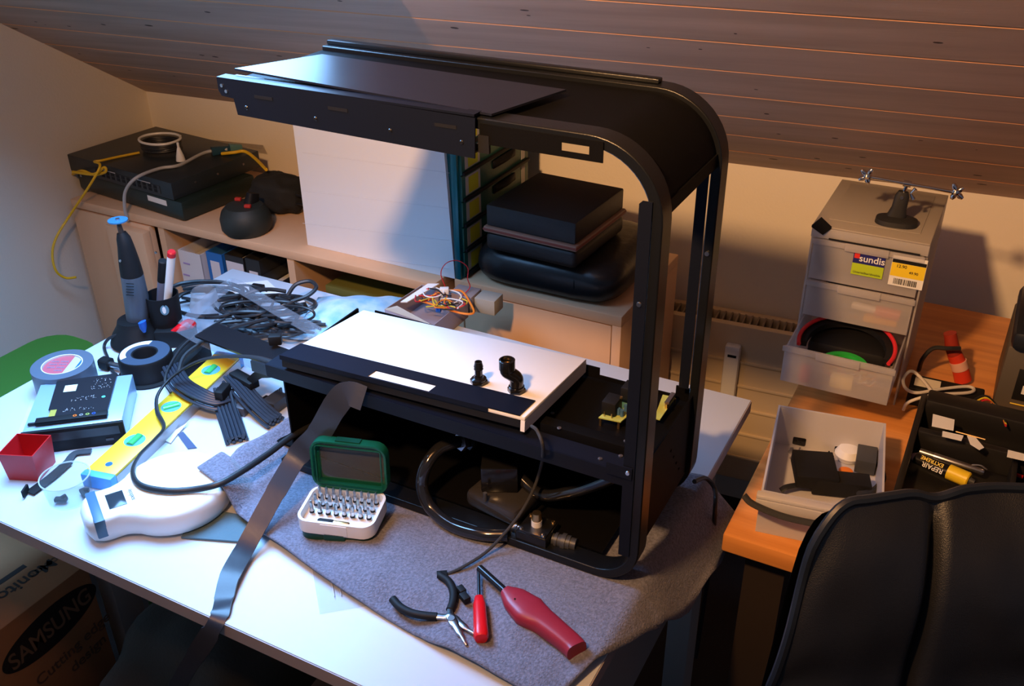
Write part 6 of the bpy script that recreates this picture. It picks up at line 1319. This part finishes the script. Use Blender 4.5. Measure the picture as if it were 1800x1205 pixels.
# grey power tool case at right edge
gb = thing('tool_case', 'grey and black tool case with yellow lined badge at the right wall', 'case', (0.2, 1.75, DZ+0.0003))
xg = 0.110; gy = 1.62
p_t, p_b = Y(1768, 625, gy), Y(1760, 745, gy)
MB().span((p_t.x, gy, DZ+0.0005), (p_t.x+0.25, gy+0.18, 0.098), bev=0.004).build('grey_body', mat('warm_grey_case', (0.10, 0.085, 0.07), 0.5), gb)
b = MB(); b.span((p_t.x+0.001, gy-0.02, 0.0985), (p_t.x+0.25, gy+0.19, 0.135), bev=0.012); b.span((p_t.x+0.012, gy-0.004, 0.135), (p_t.x+0.24, gy+0.17, 0.152), bev=0.008); b.build('black_lid', mat('blue_black_lid', (0.012, 0.016, 0.026), 0.3), gb)
bp = MB().span((p_t.x+0.026, gy-0.0012, 0.0), (p_t.x+0.2, gy-0.0002, 0.060), bev=0.0005).build('black_badge', BLKM, gb)
MB().span((p_t.x+0.038, gy-0.0020, 0.014), (p_t.x+0.06, gy-0.0013, 0.030)).build('white_label', PAPER, gb)
text('S', 'lettering', gb, INK, 0.015, frameM((p_t.x+0.046, gy-0.0024, 0.022), (1, 0, 0), (0, -1, 0)), 0.0001)
MB().tube([Vector((p_t.x+0.026, gy-0.0016, -0.008)), Vector((p_t.x+0.1, gy-0.0016, -0.008))], 0.0012, 6).build('yellow_line', YEL, gb)

# ------------------------------------------------------------------ leather office chair
cd = ray(1838, 854).normalized(); CT = CAMP+cd*1.00
nrm_h = Vector((CAMP.x-CT.x, CAMP.y-CT.y, 0)).normalized()
nrm_h = Vector((-CF.x, -CF.y, 0)).normalized()
rgt = UP.cross(nrm_h); tilt = (UP-nrm_h*0.16).normalized(); nf = rgt.cross(tilt).normalized()
if nf.dot(nrm_h) < 0: nf = -nf
oc_ = thing('office_chair', 'black leather office chair in the front right corner', 'office chair', (CT.x, CT.y, FZ))
HW, HB = 0.252, 0.60
def edge_w(t):      # half width at height fraction t from top (0) down
    return HW*(0.86+0.14*min(1, t*2.2)) 
def chair_pt(s, t, front=True):
    # s in -1..1 across, t in 0..1 downwards
    topdrop = 0.040*max(0, (abs(s)-0.84)/0.16)**2.0
    dip = 0.007*math.exp(-((abs(s)-0.47)/0.07)**2)*math.exp(-t*18)
    d = t*HB; z = -(d+(topdrop+dip)*(1-t))
    x = s*edge_w(t)
    puff = 0.034*(1-abs(s)**6)*(1-(1-min(1, t*6))**2)
    if abs(s) < 0.47: puff += 0.010*(math.cos(s/0.47*PI/2))**0.6*min(1, t*6)
    groove = 0.016*math.exp(-((abs(s)-0.47)/0.025)**2)*min(1, t*14+0.2)
    fold = 0.010*math.exp(-((t-0.30)/0.045)**2)*min(1, 1.6*abs(abs(s)-0.47)+0.1)+0.004*noise.noise(Vector((s*6, t*9, 0)))
    curve = -0.055*s*s
    off = (puff-groove-fold) if front else -0.045*(1-abs(s)**8)*(1-(1-min(1, t*6))**2)
    return CT+rgt*x+tilt*z+nf*(off+curve*-1*0.6)
b = MB(); b.grid(lambda u, v: chair_pt(u*2-1, v), 90, 60); b.build('backrest_cushion', LEATH, oc_, angle=70)
PE = lambda k: [chair_pt(-1, 1-t/20) for t in range(20)]+[chair_pt(-1+q/20, 0) for q in range(41)]+[chair_pt(1, t/20) for t in range(1, 21)]
edge = PE(0); b = MB(); b.grid(lambda u, v: edge[int(round(u*80))]-nf*0.040*v+(CT-tilt*HB*0.5-edge[int(round(u*80))]).normalized()*(0.030*v), 80, 4); b.build('side_band', LEATH, oc_, angle=70)
b = MB(); b.grid(lambda u, v: chair_pt((1-u*2)*0.97, v*0.93+0.07, False)-nf*0.030, 50, 30); b.build('backrest_shell', LEATH, oc_, angle=70)
P = [chair_pt(-1, t/20) for t in range(20, 0, -1)]+[chair_pt(-1+k/20, 0) for k in range(41)]+[chair_pt(1, t/20) for t in range(1, 21)]
MB().tube(P, 0.0048, 8, 2).build('piping', mat('leather_piping', (0.012, 0.016, 0.024), 0.3), oc_)
sc_c = CT+tilt*(-HB-0.02)+nf*0.0; seat_c = Vector((CT.x, CT.y, -0.30))-nrm_h*-0.24
seat_c = sc_c+nrm_h*0.22; seat_c.z = sc_c.z-0.03
b = MB(); Rs = Matrix((rgt, nrm_h, UP)).transposed(); b.box(seat_c, (0.50, 0.50, 0.10), rot=Rs, bev=0.035, seg=4); b.build('seat', LEATH, oc_)
MB().rings([Vector((seat_c.x, seat_c.y, FZ+0.07)), Vector((seat_c.x, seat_c.y, seat_c.z-0.05))], 0.028, 16).build('gas_column', STEEL, oc_)
for k in range(5):
    a = k*2*PI/5+0.3; e_ = Vector((seat_c.x+0.28*math.cos(a), seat_c.y+0.28*math.sin(a), FZ+0.06)); MB().rings([Vector((seat_c.x, seat_c.y, FZ+0.09)), e_], [0.024, 0.016], 10).build('base_leg', BLKM, oc_)
    MB().rings([e_-Vector((-math.sin(a), math.cos(a), 0))*0.02+UP*-0.032, e_+Vector((-math.sin(a), math.cos(a), 0))*0.02+UP*-0.032], 0.0275, 14).build('caster', BLKM, oc_)
# dark red something on the floor between the desks
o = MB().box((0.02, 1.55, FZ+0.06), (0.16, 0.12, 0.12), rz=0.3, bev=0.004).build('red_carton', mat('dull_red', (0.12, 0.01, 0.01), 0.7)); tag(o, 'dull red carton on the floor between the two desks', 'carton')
# black cable dropping behind the case at its right
o = MB().tube([Vector((CXR+0.005, 1.10, 0.04)), G(1240, 840, 0.02), G(1256, 858, 0.004), Vector((-0.262, 1.12, -0.01)), Vector((-0.262, 1.13, -0.12)), Vector((-0.268, 1.14, -0.35))], 0.0035, 8).build('black_cable', RUB); tag(o, 'black cable dropping over the table edge beside the case', 'cable')

# ------------------------------------------------------------------ lift everything: table-relative heights -> heights above the floor
for o in COL.objects:
    if o.parent is None and o.type in ('MESH', 'EMPTY', 'FONT'): o.location.z += TZ
